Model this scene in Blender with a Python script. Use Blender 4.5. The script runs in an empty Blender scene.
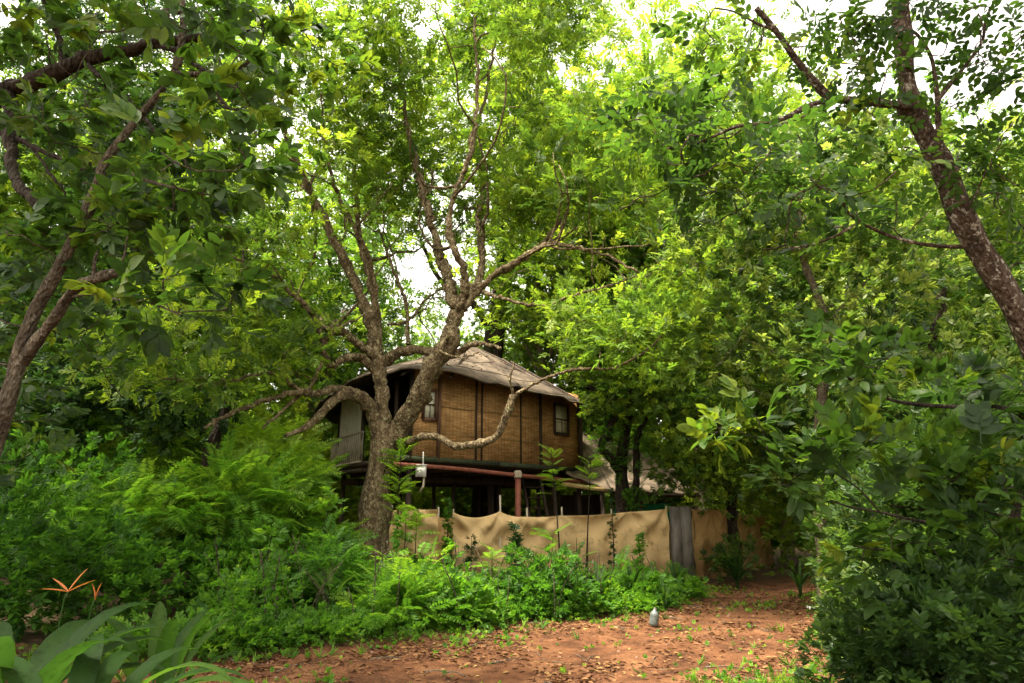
import bpy, math, random
import numpy as np

C = bpy.context.scene.collection
PI = math.pi
R = math.radians
rng = np.random.default_rng(7)
random.seed(7)

# ------------------------------------------------------------------ camera
F = 683.0; PITCH = math.atan((522 - 341.5) / F); EYE = 1.6
cp, sp = math.cos(PITCH), math.sin(PITCH)
cam_d = bpy.data.cameras.new('camera'); cam = bpy.data.objects.new('camera', cam_d); C.objects.link(cam)
cam_d.sensor_width = 36; cam_d.lens = 36 * F / 1024; cam_d.clip_start = 0.05; cam_d.clip_end = 600
cam.location = (0, 0, EYE); cam.rotation_euler = (PI / 2 + PITCH, 0, 0)
bpy.context.scene.camera = cam

# ------------------------------------------------------------------ world + sun
SUN_EL, SUN_AZ = R(66), R(238)      # azimuth clockwise from +Y: high, from the left and a little behind the camera
w = bpy.data.worlds.new('World'); bpy.context.scene.world = w; w.use_nodes = True
nt = w.node_tree; nt.nodes.clear()
sky = nt.nodes.new('ShaderNodeTexSky'); sky.sky_type = 'NISHITA'; sky.sun_disc = False
sky.sun_elevation = SUN_EL; sky.sun_rotation = SUN_AZ; sky.air_density = 1.2; sky.dust_density = 4
hs = nt.nodes.new('ShaderNodeHueSaturation'); hs.inputs['Saturation'].default_value = 0.12
tc = nt.nodes.new('ShaderNodeTexCoord'); nz = nt.nodes.new('ShaderNodeTexNoise')
nz.inputs['Scale'].default_value = 2.2; nz.inputs['Detail'].default_value = 5
mr = nt.nodes.new('ShaderNodeMapRange'); mr.inputs[1].default_value = 0.3; mr.inputs[2].default_value = 0.7
mr.inputs[3].default_value = 0.85; mr.inputs[4].default_value = 1.25
mx = nt.nodes.new('ShaderNodeMix'); mx.data_type = 'RGBA'; mx.blend_type = 'MULTIPLY'; mx.inputs[0].default_value = 1
bg = nt.nodes.new('ShaderNodeBackground'); bg.inputs['Strength'].default_value = 0.15
wo = nt.nodes.new('ShaderNodeOutputWorld')
L = nt.links.new
L(tc.outputs['Generated'], nz.inputs['Vector']); L(nz.outputs['Fac'], mr.inputs[0])
wt = nt.nodes.new('ShaderNodeMix'); wt.data_type = 'RGBA'; wt.blend_type = 'MULTIPLY'; wt.inputs[0].default_value = 1; wt.inputs[7].default_value = (1.08, 1.0, .88, 1)
L(sky.outputs[0], hs.inputs['Color']); L(hs.outputs[0], wt.inputs[6]); L(wt.outputs[2], mx.inputs[6]); L(mr.outputs[0], mx.inputs[7])
L(mx.outputs[2], bg.inputs['Color']); L(bg.outputs[0], wo.inputs['Surface'])

sd = bpy.data.lights.new('sun', 'SUN'); sd.energy = 2.6; sd.angle = R(6); sd.color = (1.0, 0.92, 0.76)
sun = bpy.data.objects.new('sun', sd); C.objects.link(sun)
# direction to the sun
sdir = np.array([math.sin(SUN_AZ) * math.cos(SUN_EL), math.cos(SUN_AZ) * math.cos(SUN_EL), math.sin(SUN_EL)])
import mathutils
sun.rotation_euler = mathutils.Vector(sdir).to_track_quat('Z', 'Y').to_euler()
sun.location = (0, 0, 30)

sc = bpy.context.scene
sc.view_settings.view_transform = 'Standard'; sc.view_settings.look = 'None'
sc.view_settings.exposure = 2.4; sc.view_settings.gamma = 1.0
cy = sc.cycles
cy.max_bounces = 8; cy.diffuse_bounces = 5; cy.glossy_bounces = 2; cy.transmission_bounces = 3
cy.transparent_max_bounces = 4; cy.use_denoising = True; cy.sample_clamp_indirect = 4
cy.caustics_reflective = False; cy.caustics_refractive = False

# ------------------------------------------------------------------ helpers
def P(px, py, Y):
    """world point seen at pixel (px, py) at world depth Y"""
    d = np.array([px - 512, cp * F - sp * (341.5 - py), sp * F + cp * (341.5 - py)])
    t = Y / d[1]
    return np.array([d[0] * t, Y, EYE + d[2] * t])

def proj(V):
    V = np.atleast_2d(V); z = V[:, 2] - EYE
    dep = np.maximum(V[:, 1] * cp + z * sp, 1e-3); up = -V[:, 1] * sp + z * cp
    return np.stack([512 + F * V[:, 0] / dep, 341.5 - F * up / dep], 1)

def new_mat(name):
    m = bpy.data.materials.new(name); m.use_nodes = True; nt = m.node_tree; nt.nodes.clear()
    return m, nt, nt.nodes.new('ShaderNodeOutputMaterial')

def ramp(nt, stops):
    r = nt.nodes.new('ShaderNodeValToRGB'); e = r.color_ramp.elements
    while len(e) > 1: e.remove(e[-1])
    e[0].position = stops[0][0]; e[0].color = (*stops[0][1], 1)
    for p, c in stops[1:]:
        k = e.new(p); k.color = (*c, 1)
    return r

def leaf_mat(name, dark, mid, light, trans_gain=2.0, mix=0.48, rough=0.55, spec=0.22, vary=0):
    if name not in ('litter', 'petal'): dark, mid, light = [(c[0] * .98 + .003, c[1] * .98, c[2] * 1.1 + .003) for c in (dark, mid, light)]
    m, nt, out = new_mat(name); L = nt.links.new
    at = nt.nodes.new('ShaderNodeAttribute'); at.attribute_name = 'tone'
    rp = ramp(nt, [(0.0, dark), (0.5, mid), (1.0, light)]); L(at.outputs['Fac'], rp.inputs[0])
    g = nt.nodes.new('ShaderNodeNewGeometry')
    pb = nt.nodes.new('ShaderNodeBsdfPrincipled'); pb.inputs['Roughness'].default_value = rough
    pb.inputs['Specular IOR Level'].default_value = spec
    if vary:        # veins, blotches and dust on leaves seen close up
        tc = nt.nodes.new('ShaderNodeTexCoord'); vn = nt.nodes.new('ShaderNodeTexNoise'); vn.inputs['Scale'].default_value = vary; vn.inputs['Detail'].default_value = 6; vn.inputs['Roughness'].default_value = .7
        L(tc.outputs['Object'], vn.inputs['Vector']); vr = ramp(nt, [(.3, (.45, .42, .35)), (.48, (1, 1, 1)), (.62, (1, 1, 1)), (.74, (1.7, 1.35, .9))]); L(vn.outputs['Fac'], vr.inputs[0])
        vm = nt.nodes.new('ShaderNodeMix'); vm.data_type = 'RGBA'; vm.blend_type = 'MULTIPLY'; vm.inputs[0].default_value = 1; L(rp.outputs[0], vm.inputs[6]); L(vr.outputs[0], vm.inputs[7])
        vb = nt.nodes.new('ShaderNodeBump'); vb.inputs['Strength'].default_value = .3; vb.inputs['Distance'].default_value = .01; L(vn.outputs['Fac'], vb.inputs['Height']); L(vb.outputs[0], pb.inputs['Normal'])
        rp = vm; oc = vm.outputs[2]
    else: oc = rp.outputs[0]
    L(oc, pb.inputs['Base Color'])
    ml = nt.nodes.new('ShaderNodeMix'); ml.data_type = 'RGBA'; ml.blend_type = 'MULTIPLY'; ml.inputs[0].default_value = 1
    ml.inputs[7].default_value = (trans_gain * 1.05, trans_gain * 1.06, trans_gain * 0.56, 1); L(oc, ml.inputs[6])
    tr = nt.nodes.new('ShaderNodeBsdfTranslucent'); L(ml.outputs[2], tr.inputs['Color'])
    ms = nt.nodes.new('ShaderNodeMixShader'); ms.inputs[0].default_value = mix
    L(pb.outputs[0], ms.inputs[1]); L(tr.outputs[0], ms.inputs[2]); L(ms.outputs[0], out.inputs[0])
    return m

def solid_mat(name, col, col2=None, scale=6, rough=0.75, bump=0.3, stretch=(1, 1, 1), detail=6, spec=0.3, c3=None, dist=0.02, coord='Object'):
    m, nt, out = new_mat(name); L = nt.links.new
    tc = nt.nodes.new('ShaderNodeTexCoord'); mp = nt.nodes.new('ShaderNodeMapping'); mp.inputs['Scale'].default_value = stretch
    L(tc.outputs[coord], mp.inputs[0])
    n = nt.nodes.new('ShaderNodeTexNoise'); n.inputs['Scale'].default_value = scale; n.inputs['Detail'].default_value = detail
    n.inputs['Roughness'].default_value = 0.65
    L(mp.outputs[0], n.inputs['Vector'])
    col2 = col2 or tuple(c * 0.6 for c in col)
    st = [(0.38, col2), (0.5, col)]
    if c3: st.append((0.62, c3))
    rp = ramp(nt, st); L(n.outputs['Fac'], rp.inputs[0])
    pb = nt.nodes.new('ShaderNodeBsdfPrincipled'); pb.inputs['Roughness'].default_value = rough
    pb.inputs['Specular IOR Level'].default_value = spec
    L(rp.outputs[0], pb.inputs['Base Color'])
    b = nt.nodes.new('ShaderNodeBump'); b.inputs['Strength'].default_value = bump; b.inputs['Distance'].default_value = dist
    n2 = nt.nodes.new('ShaderNodeTexNoise'); n2.inputs['Scale'].default_value = scale * 3; n2.inputs['Detail'].default_value = 4
    L(mp.outputs[0], n2.inputs['Vector']); L(n2.outputs['Fac'], b.inputs['Height']); L(b.outputs[0], pb.inputs['Normal'])
    L(pb.outputs[0], out.inputs[0])
    return m

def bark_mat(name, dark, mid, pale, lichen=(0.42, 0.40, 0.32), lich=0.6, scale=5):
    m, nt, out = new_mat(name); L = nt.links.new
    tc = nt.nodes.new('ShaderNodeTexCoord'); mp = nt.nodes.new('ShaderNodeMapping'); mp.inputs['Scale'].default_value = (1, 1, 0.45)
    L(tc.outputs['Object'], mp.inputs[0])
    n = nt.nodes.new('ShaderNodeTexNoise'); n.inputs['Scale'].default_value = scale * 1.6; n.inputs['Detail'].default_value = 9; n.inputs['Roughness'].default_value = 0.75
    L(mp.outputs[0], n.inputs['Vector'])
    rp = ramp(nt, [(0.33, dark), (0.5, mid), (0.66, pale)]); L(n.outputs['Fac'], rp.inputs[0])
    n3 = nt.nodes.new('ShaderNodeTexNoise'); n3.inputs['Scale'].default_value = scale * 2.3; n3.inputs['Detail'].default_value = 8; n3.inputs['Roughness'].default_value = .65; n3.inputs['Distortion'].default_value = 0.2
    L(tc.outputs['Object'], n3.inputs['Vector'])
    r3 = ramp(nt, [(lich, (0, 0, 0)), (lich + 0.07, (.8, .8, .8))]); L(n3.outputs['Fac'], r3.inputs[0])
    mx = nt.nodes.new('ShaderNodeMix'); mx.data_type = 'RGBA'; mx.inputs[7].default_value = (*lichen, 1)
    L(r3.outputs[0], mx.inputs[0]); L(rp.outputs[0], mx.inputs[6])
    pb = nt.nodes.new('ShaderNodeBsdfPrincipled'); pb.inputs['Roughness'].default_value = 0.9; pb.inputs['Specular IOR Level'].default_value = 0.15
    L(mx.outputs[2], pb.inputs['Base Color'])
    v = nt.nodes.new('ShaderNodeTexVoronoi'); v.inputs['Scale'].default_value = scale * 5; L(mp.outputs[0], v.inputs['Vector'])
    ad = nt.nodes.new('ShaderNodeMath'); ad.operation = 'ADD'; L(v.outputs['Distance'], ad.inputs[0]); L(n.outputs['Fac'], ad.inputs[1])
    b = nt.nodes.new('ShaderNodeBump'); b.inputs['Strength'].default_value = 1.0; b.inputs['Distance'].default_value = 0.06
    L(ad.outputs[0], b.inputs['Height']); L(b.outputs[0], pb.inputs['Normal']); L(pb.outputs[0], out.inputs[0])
    return m

M = {}
M['leaf_main'] = leaf_mat('leaf_main', (0.030, 0.070, 0.010), (0.080, 0.150, 0.015), (0.19, 0.26, 0.020))
M['leaf_bg'] = leaf_mat('leaf_bg', (0.035, 0.085, 0.012), (0.080, 0.165, 0.020), (0.18, 0.26, 0.03))
M['leaf_yellow'] = leaf_mat('leaf_yellow', (0.05, 0.11, 0.012), (0.12, 0.20, 0.018), (0.25, 0.30, 0.03))
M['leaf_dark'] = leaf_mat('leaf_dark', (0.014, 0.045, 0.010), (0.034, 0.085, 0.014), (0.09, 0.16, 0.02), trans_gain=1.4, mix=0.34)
M['leaf_big'] = leaf_mat('leaf_big', (0.014, 0.040, 0.006), (0.042, 0.095, 0.009), (0.13, 0.17, 0.012), mix=0.5, rough=0.5, spec=.25, vary=14)
M['leaf_gloss'] = leaf_mat('leaf_gloss', (0.018, 0.048, 0.009), (0.052, 0.105, 0.015), (0.20, 0.25, 0.05), rough=0.45, spec=0.35)
M['leaf_herb'] = leaf_mat('leaf_herb', (0.022, 0.075, 0.008), (0.072, 0.180, 0.012), (0.20, 0.31, 0.024), rough=0.55, spec=.22)
M['leaf_strap'] = leaf_mat('leaf_strap', (0.007, 0.024, 0.003), (0.018, 0.054, 0.005), (0.075, 0.13, 0.014), rough=0.62, spec=0.12, vary=22)
M['litter'] = leaf_mat('litter', (0.07, 0.028, 0.013), (0.17, 0.082, 0.034), (0.30, 0.21, 0.07), trans_gain=1.0, mix=0.12, rough=0.8, spec=0.2)
M['petal'] = leaf_mat('petal', (0.22, 0.05, 0.015), (0.30, 0.095, 0.03), (0.3, 0.2, 0.06), mix=0.3)
M['bark_main'] = bark_mat('bark_main', (0.030, 0.021, 0.011), (0.125, 0.090, 0.048), (0.28, 0.22, 0.13), (0.33, 0.31, 0.17), 0.56, 5)
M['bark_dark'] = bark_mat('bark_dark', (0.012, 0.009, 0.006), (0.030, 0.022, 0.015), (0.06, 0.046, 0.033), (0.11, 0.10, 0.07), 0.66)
M['bark_left'] = bark_mat('bark_left', (0.03, 0.022, 0.014), (0.085, 0.066, 0.045), (0.18, 0.145, 0.10), (0.36, 0.33, 0.27), 0.60, 9)
M['bark_right'] = bark_mat('bark_right', (0.030, 0.019, 0.012), (0.075, 0.048, 0.032), (0.14, 0.10, 0.07), (0.45, 0.40, 0.32), 0.55, 8)
M['bark_thin'] = bark_mat('bark_thin', (0.08, 0.06, 0.04), (0.20, 0.16, 0.11), (0.32, 0.27, 0.2), (0.4, 0.37, 0.3), 0.62, 9)

def build(name, V, Fq, mat, parent=None, tone=None, smooth=False, loc=(0, 0, 0), mats=None, mi=None):
    """ONE mesh object of quads (a repeated last index makes a triangle)"""
    V = np.asarray(V, np.float32).reshape(-1, 3) - np.asarray(loc, np.float32)
    Fq = np.asarray(Fq, np.int32).reshape(-1, 4)
    me = bpy.data.meshes.new(name)
    me.vertices.add(len(V)); me.vertices.foreach_set('co', V.ravel())
    tri = Fq[:, 2] == Fq[:, 3]
    n = np.where(tri, 3, 4); st = np.concatenate([[0], np.cumsum(n)[:-1]]).astype(np.int32)
    mask = np.ones(Fq.shape, bool); mask[tri, 3] = False
    idx = Fq[mask]
    me.loops.add(len(idx)); me.loops.foreach_set('vertex_index', idx.astype(np.int32))
    me.polygons.add(len(Fq)); me.polygons.foreach_set('loop_start', st)
    if smooth: me.polygons.foreach_set('use_smooth', np.ones(len(Fq), bool))
    if tone is not None:
        a = me.attributes.new('tone', 'FLOAT', 'POINT'); a.data.foreach_set('value', np.asarray(tone, np.float32).ravel())
    for m_ in (mats or [mat]): me.materials.append(m_)
    if mi is not None: me.polygons.foreach_set('material_index', np.asarray(mi, np.int32))
    me.update(); me.validate()
    o = bpy.data.objects.new(name, me); C.objects.link(o)
    if parent is not None: o.parent = parent
    return o

def tag(o, label=None, cat=None, group=None, kind=None):
    if label: o['label'] = label
    if cat: o['category'] = cat
    if group: o['group'] = group
    if kind: o['kind'] = kind
    return o

def thing(name, label, cat, loc=(0, 0, 0), group=None, rz=0):
    o = bpy.data.objects.new(name, None); C.objects.link(o); o.location = [float(c) for c in loc]
    o.rotation_euler = (0, 0, rz); o.empty_display_size = 0.3
    return tag(o, label, cat, group)

def copy_thing(o, loc, rz, s, label, group=None):
    r = o.copy(); C.objects.link(r); r.location = loc; r.rotation_euler = (0, 0, rz); r.scale = (s, s, s)
    r['label'] = label
    if group: r['group'] = group
    for ch in list(o.children):
        c = ch.copy(); C.objects.link(c); c.parent = r
        for g in list(ch.children):
            d = g.copy(); C.objects.link(d); d.parent = c
    return r

class MB:
    def __init__(s): s.V = []; s.F = []; s.T = []; s.n = 0
    def add(s, V, Fq, tone=0.5):
        V = np.asarray(V, float).reshape(-1, 3); Fq = np.asarray(Fq, int).reshape(-1, 4)
        s.V.append(V); s.F.append(Fq + s.n); s.n += len(V)
        s.T.append(np.broadcast_to(np.asarray(tone, float), (len(V),)).copy())
    def box(s, c, size, rz=0, taper=1.0):
        hx, hy, hz = [k / 2 for k in size]
        V = np.array([[x * (taper if z > 0 else 1), y * (taper if z > 0 else 1), z] for z in (-hz, hz) for x, y in ((-hx, -hy), (hx, -hy), (hx, hy), (-hx, hy))])
        ca, sa = math.cos(rz), math.sin(rz)
        V = V @ np.array([[ca, sa, 0], [-sa, ca, 0], [0, 0, 1]]) + np.asarray(c)
        s.add(V, [[3, 2, 1, 0], [4, 5, 6, 7], [0, 1, 5, 4], [1, 2, 6, 5], [2, 3, 7, 6], [3, 0, 4, 7]])
    def bar(s, a, b, w, h=None, up=(0, 0, 1)):
        a = np.asarray(a, float); b = np.asarray(b, float); h = h or w
        d = b - a; d /= np.linalg.norm(d); u = np.asarray(up, float)
        if abs(d @ u) > 0.95: u = np.array([1.0, 0, 0])
        sd_ = np.cross(d, u); sd_ /= np.linalg.norm(sd_); u = np.cross(sd_, d)
        V = [e + sx * sd_ * w / 2 + sz * u * h / 2 for e in (a, b) for sx, sz in ((-1, -1), (1, -1), (1, 1), (-1, 1))]
        s.add(V, [[0, 1, 2, 3], [7, 6, 5, 4], [4, 5, 1, 0], [5, 6, 2, 1], [6, 7, 3, 2], [7, 4, 0, 3]])
    def tube(s, pts, rad, n=8, wob=0.0, closed_end=True):
        V, Fq = tube(pts, rad, n, wob, closed_end); s.add(V, Fq)
    def build(s, name, mat, parent=None, smooth=False, loc=(0, 0, 0), tone=True):
        return build(name, np.concatenate(s.V), np.concatenate(s.F), mat, parent, np.concatenate(s.T) if tone else None, smooth, loc)

def spline(pts, n_per=5):
    p = np.asarray(pts, float)
    if len(p) < 3:
        t = np.linspace(0, 1, n_per + 1)[:, None]; return p[0] * (1 - t) + p[-1] * t
    q = np.vstack([2 * p[0] - p[1], p, 2 * p[-1] - p[-2]]); out = []
    for i in range(len(p) - 1):
        a, b, c, d = q[i:i + 4]
        for k in range(n_per):
            t = k / n_per
            out.append(0.5 * (2 * b + (c - a) * t + (2 * a - 5 * b + 4 * c - d) * t * t + (3 * b - a - 3 * c + d) * t ** 3))
    out.append(p[-1]); return np.array(out)

def tube(pts, rad, n=8, wob=0.0, cap=True):
    p = np.asarray(pts, float); m = len(p); r = np.broadcast_to(np.asarray(rad, float), (m,))
    t = np.gradient(p, axis=0); t /= np.linalg.norm(t, axis=1)[:, None] + 1e-9
    u = np.array([1.0, 0, 0]) if abs(t[0][0]) < 0.8 else np.array([0, 1.0, 0]); U = []
    for k in range(m):
        u = u - t[k] * (u @ t[k]); u /= np.linalg.norm(u) + 1e-9; U.append(u)
    U = np.array(U); W = np.cross(t, U); a = np.linspace(0, 2 * PI, n, endpoint=False)
    rr = r[:, None] * np.ones((1, n))
    if wob:
        ph = rng.uniform(0, 6.28, 4); s_ = np.arange(m)[:, None]
        for _ in range(int(m * wob * 1.2)):
            ci, ca, am, wd_ = rng.uniform(0, m), rng.uniform(0, 6.28), rng.uniform(.15, .5), rng.uniform(.8, 2.2)
            rr = rr * (1 + am * np.exp(-((s_ - ci) / wd_) ** 2) * np.exp(2.2 * (np.cos(a[None] - ca) - 1)))
        rr = rr * (1 + wob * (0.5 * np.sin(2 * a[None] + ph[0] + s_ * 0.23) + 0.4 * np.sin(3 * a[None] + ph[1] - s_ * 0.31) + 0.5 * rng.normal(size=(m, n)) * 0.5 + 0.4 * np.sin(s_ * 0.9 + ph[2])))
    V = p[:, None] + U[:, None] * (np.cos(a) [None, :, None] * rr[:, :, None]) + W[:, None] * (np.sin(a)[None, :, None] * rr[:, :, None])
    V = V.reshape(-1, 3); i = np.arange(m - 1)[:, None] * n; j = np.arange(n)[None]; j2 = (j + 1) % n
    Fq = np.stack([i + j, i + j2, i + n + j2, i + n + j], -1).reshape(-1, 4)
    if cap:
        c = len(V); V = np.vstack([V, p[-1]]); b = (m - 1) * n; jj = np.arange(n)
        Fq = np.vstack([Fq, np.stack([b + jj, b + (jj + 1) % n, np.full(n, c), np.full(n, c)], 1)])
    return V, Fq

# ------------------------------------------------------------------ leaves
def leaf(base, d, Ln, W, detail=0, fold=0.25, droop=0.2, nrm=(0, 0, 1)):
    d = np.asarray(d, float); d = d / np.linalg.norm(d); nrm = np.asarray(nrm, float)
    s = np.cross(nrm, d); s /= np.linalg.norm(s) + 1e-9; nrm = np.cross(d, s)
    base = np.asarray(base, float)
    def pt(t, k):
        return base + d * Ln * t * (1 - 0.15 * droop * t) + s * k * W / 2 + nrm * (abs(k) * W / 2 * fold - droop * Ln * t * t * 0.5)
    if detail == 0:
        return np.array([pt(0, 0), pt(0.45, 1), pt(1, 0), pt(0.45, -1)]), np.array([[0, 1, 2, 3]])
    if detail == 1:
        return np.array([pt(0, 0), pt(0.3, .9), pt(0.68, .85), pt(1, 0), pt(.68, -.85), pt(.3, -.9)]), np.array([[0, 3, 2, 1], [0, 5, 4, 3]])
    ts = np.linspace(0, 1, 7); prof = np.array([0.06, .62, .95, 1.0, .86, .52, 0.02])
    V = []
    for t, k in zip(ts, prof):
        V += [pt(t, -k), pt(t, 0), pt(t, k)]
    Fq = []
    for i in range(6):
        a = i * 3; Fq += [[a, a + 1, a + 4, a + 3], [a + 1, a + 2, a + 5, a + 4]]
    return np.array(V), np.array(Fq)

def spray_template(kind, r):
    """returns V, F, tone-offset of one spray; stem runs from the origin along +X"""
    b = MB()
    def lf(base, d, Ln, W, det, fold=0.25, droop=0.25, nrm=(0, 0, 1), ton=0.0):
        V, Fq = leaf(base, d, Ln, W, det, fold, droop, nrm); b.add(V, Fq, ton + r.normal() * 0.10)
    def stem(Ln, w_, z=0):
        b.add([[0, -w_, 0], [Ln, -w_ * .4, z], [Ln, w_ * .4, z], [0, w_, 0]], [[0, 1, 2, 3]], -0.3)
    if kind == 'pinnate':          # compound leaf, main tree
        n = 5
        for i in range(n):
            t = 0.25 + 0.75 * i / n
            for s in (-1, 1):
                a = s * (0.95 + r.normal() * 0.12)
                lf((t * .8, 0, -0.1 * t * t), (math.cos(a), math.sin(a), r.normal() * .25 - .1), 0.36 + r.normal() * .04, 0.145, 0)
        lf((.8, 0, -.1), (1, r.normal() * .1, -.15), .4, .15, 0)
        stem(.8, .01, -.1)
    elif kind == 'tuft':           # leaves bunched towards the twig tip
        n = 9
        for i in range(n):
            t = 0.35 + 0.65 * i / n; a = i * 2.4 + r.normal() * .3
            el = 0.15 + r.normal() * .3
            lf((t * .6, 0, 0), (0.45 + .35 * t, math.cos(a) * .8, math.sin(a) * .45 + el * .3), 0.42 * (1 + r.normal() * .12), 0.17, 1)
        stem(.6, .01)
    elif kind == 'rosette':        # big leaves in a fan, near the camera
        n = 7
        for i in range(n):
            t = 0.25 + 0.6 * i / n; a = (1 if i % 2 else -1) * (0.5 + r.uniform(0, .75)) * (1.1 - .6 * i / n)
            lf((t, 0, -.08 * t), (math.cos(a), math.sin(a), r.normal() * .22 - .15), 0.55 * (1 + r.normal() * .15), 0.25 * (1 + r.normal() * .1), 2, .22, .35, (r.normal() * .3, r.normal() * .3, 1))
        stem(.85, .014, -.07)
    elif kind == 'alternate':      # two-ranked oval leaves on a long twig
        n = 9
        for i in range(n):
            t = (i + .6) / n; s = 1 if i % 2 else -1; a = s * (0.85 + r.normal() * .15)
            lf((t, 0, -.12 * t * t), (math.cos(a), math.sin(a), r.normal() * .2 - .1), .30 * (1 + r.normal() * .15), .155, 2, .15, .25, (r.normal() * .25, r.normal() * .25, 1))
        lf((1, 0, -.12), (1, 0, -.1), .3, .15, 2)
        stem(1, .008, -.12)
    elif kind == 'feather':        # fern-like frond of narrow leaflets
        n = 9
        for i in range(n):
            t = 0.12 + 0.88 * i / n; ln = .30 * math.sin(PI * (0.22 + .72 * t)) + .04
            for s in (-1, 1):
                a = s * (1.15 + r.normal() * .06)
                lf((t, 0, -.28 * t * t), (math.cos(a), math.sin(a), -.12 + r.normal() * .08), ln, .082, 0, .1, .2)
        stem(1, .008, -.28)
    elif kind == 'blade':          # grass tuft
        for i in range(9):
            a = r.uniform(-1, 1) * 1.3; e = r.uniform(.3, 1.2)
            lf((0, r.normal() * .04, 0), (math.cos(a) * .6, math.sin(a) * .6, e), r.uniform(.6, 1.1), .045, 1, .2, .6)
    elif kind == 'single':
        lf((0, 0, 0), (1, 0, .05), 1, .45, 1, .3, .3)
    V = np.concatenate(b.V); return V, np.concatenate(b.F), np.concatenate(b.T)

trg = np.random.default_rng(3)
TEMPL = {k: [spray_template(k, trg) for _ in range(5)] for k in ('pinnate', 'tuft', 'rosette', 'alternate', 'feather', 'blade', 'single')}

def norm(v): return v / (np.linalg.norm(v, axis=-1, keepdims=True) + 1e-9)

def sprays(mb, kind, pos, fwd, size, tone, r, roll=0.5):
    """many sprays as one vectorised batch"""
    pos = np.asarray(pos, float); N = len(pos)
    if N == 0: return
    fwd = norm(np.asarray(fwd, float)); size = np.broadcast_to(size, (N,)); tone = np.broadcast_to(tone, (N,))
    up = np.array([0, 0, 1.0]) + r.normal(size=(N, 3)) * roll
    s = norm(np.cross(up, fwd)); n = np.cross(fwd, s)
    Rm = np.stack([fwd, s, n], 1)           # rows
    pick = r.integers(0, len(TEMPL[kind]), N)
    for k, (V, Fq, T) in enumerate(TEMPL[kind]):
        q = np.where(pick == k)[0]
        if len(q) == 0: continue
        W = np.einsum('vi,nij->nvj', V, Rm[q]) * size[q][:, None, None] + pos[q][:, None]
        nv = len(V)
        FF = Fq[None] + (np.arange(len(q)) * nv)[:, None, None]
        TT = np.clip(tone[q][:, None] + T[None], 0, 1)
        mb.add(W.reshape(-1, 3), FF.reshape(-1, 4), TT.ravel())

# sky gaps between the crowns: (px, py, radius)
HOLES = [(415, 285, 17), (402, 300, 12), (430, 312, 11), (602, 65, 18), (655, 22, 20), (690, 40, 16), (790, 55, 32), (730, 15, 20), (1000, 45, 55), (880, 60, 40),
         (955, 20, 40), (30, 190, 24), (125, 155, 18), (60, 170, 14), (15, 205, 18), (165, 60, 10), (330, 245, 12), (100, 433, 12), (580, 240, 14), (645, 262, 13), (620, 245, 12),
         (245, 375, 9), (560, 75, 10), (300, 290, 9), (215, 140, 8), (755, 410, 8), (835, 265, 10), (940, 310, 8), (205, 340, 8), (15, 330, 10), (540, 245, 10), (288, 310, 10),
         (425, 25, 12), (470, 100, 9), (380, 330, 14), (345, 300, 9), (280, 130, 9), (610, 290, 12), (305, 430, 8), (10, 20, 12), (720, 170, 9), (495, 60, 7)]
HP = np.array(HOLES, float)
def show_line(pts, rad, depth):
    q = spline([(*p, 0) for p in pts], 4)[:, :2]; return [(a, c, rad, depth) for a, c in q]
SHOW = np.array(show_line([(-4, 435), (10, 392), (20, 355), (36, 310), (62, 262), (96, 192), (104, 165), (130, 128), (158, 95), (176, 68), (181, 40)], 9, 5.1)
    + show_line([(22, 362), (55, 318), (74, 290), (124, 270)], 9, 4.9) + show_line([(0, 96), (40, 80), (80, 62), (115, 52), (150, 44), (210, 38)], 11, 6.9) + show_line([(6, 95), (12, 150), (24, 192), (38, 205)], 9, 6.6)
    + show_line([(84, 62), (130, 103), (175, 152), (200, 175)], 5, 6.6) + show_line([(174, 73), (220, 72), (246, 64)], 6, 4.7) + show_line([(1036, 350), (1008, 296), (984, 256), (960, 212), (942, 168), (922, 128), (910, 95), (904, 55), (899, 0)], 11, 5.3)
    + show_line([(914, 108), (865, 101), (832, 98), (795, 58), (756, 8)], 6, 4.9) + show_line([(372, 330), (358, 292), (340, 252), (318, 208), (298, 165)], 9, 15.5) + show_line([(372, 330), (370, 280), (360, 245), (357, 205)], 6, 16)
    + show_line([(451, 334), (455, 305), (445, 275), (438, 245), (428, 212), (420, 185)], 10, 15.2) + show_line([(463, 300), (457, 255), (456, 190), (472, 150), (477, 95), (476, 20)], 7, 14.2) + show_line([(470, 300), (517, 261), (545, 245), (605, 255)], 6, 14)
    + show_line([(513, 396), (552, 376), (612, 368), (655, 345)], 7, 14) + show_line([(352, 394), (300, 392), (245, 408), (205, 428)], 8, 14.5) + show_line([(322, 340), (294, 296), (268, 274), (215, 240)], 7, 14.5) + show_line([(826, 325), (804, 262), (798, 235), (800, 195)], 6, 12.8)
    + show_line([(822, 540), (818, 480), (820, 420), (824, 370)], 8, 13) + show_line([(1005, 408), (905, 403), (845, 375), (822, 360)], 4, 6.2) + show_line([(985, 500), (915, 520), (850, 507)], 4, 6))
CLEAR = [(388, 582, 372, 520), (450, 560, 350, 375), (316, 395, 385, 545), (575, 655, 440, 515), (445, 520, 335, 352)]
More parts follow.
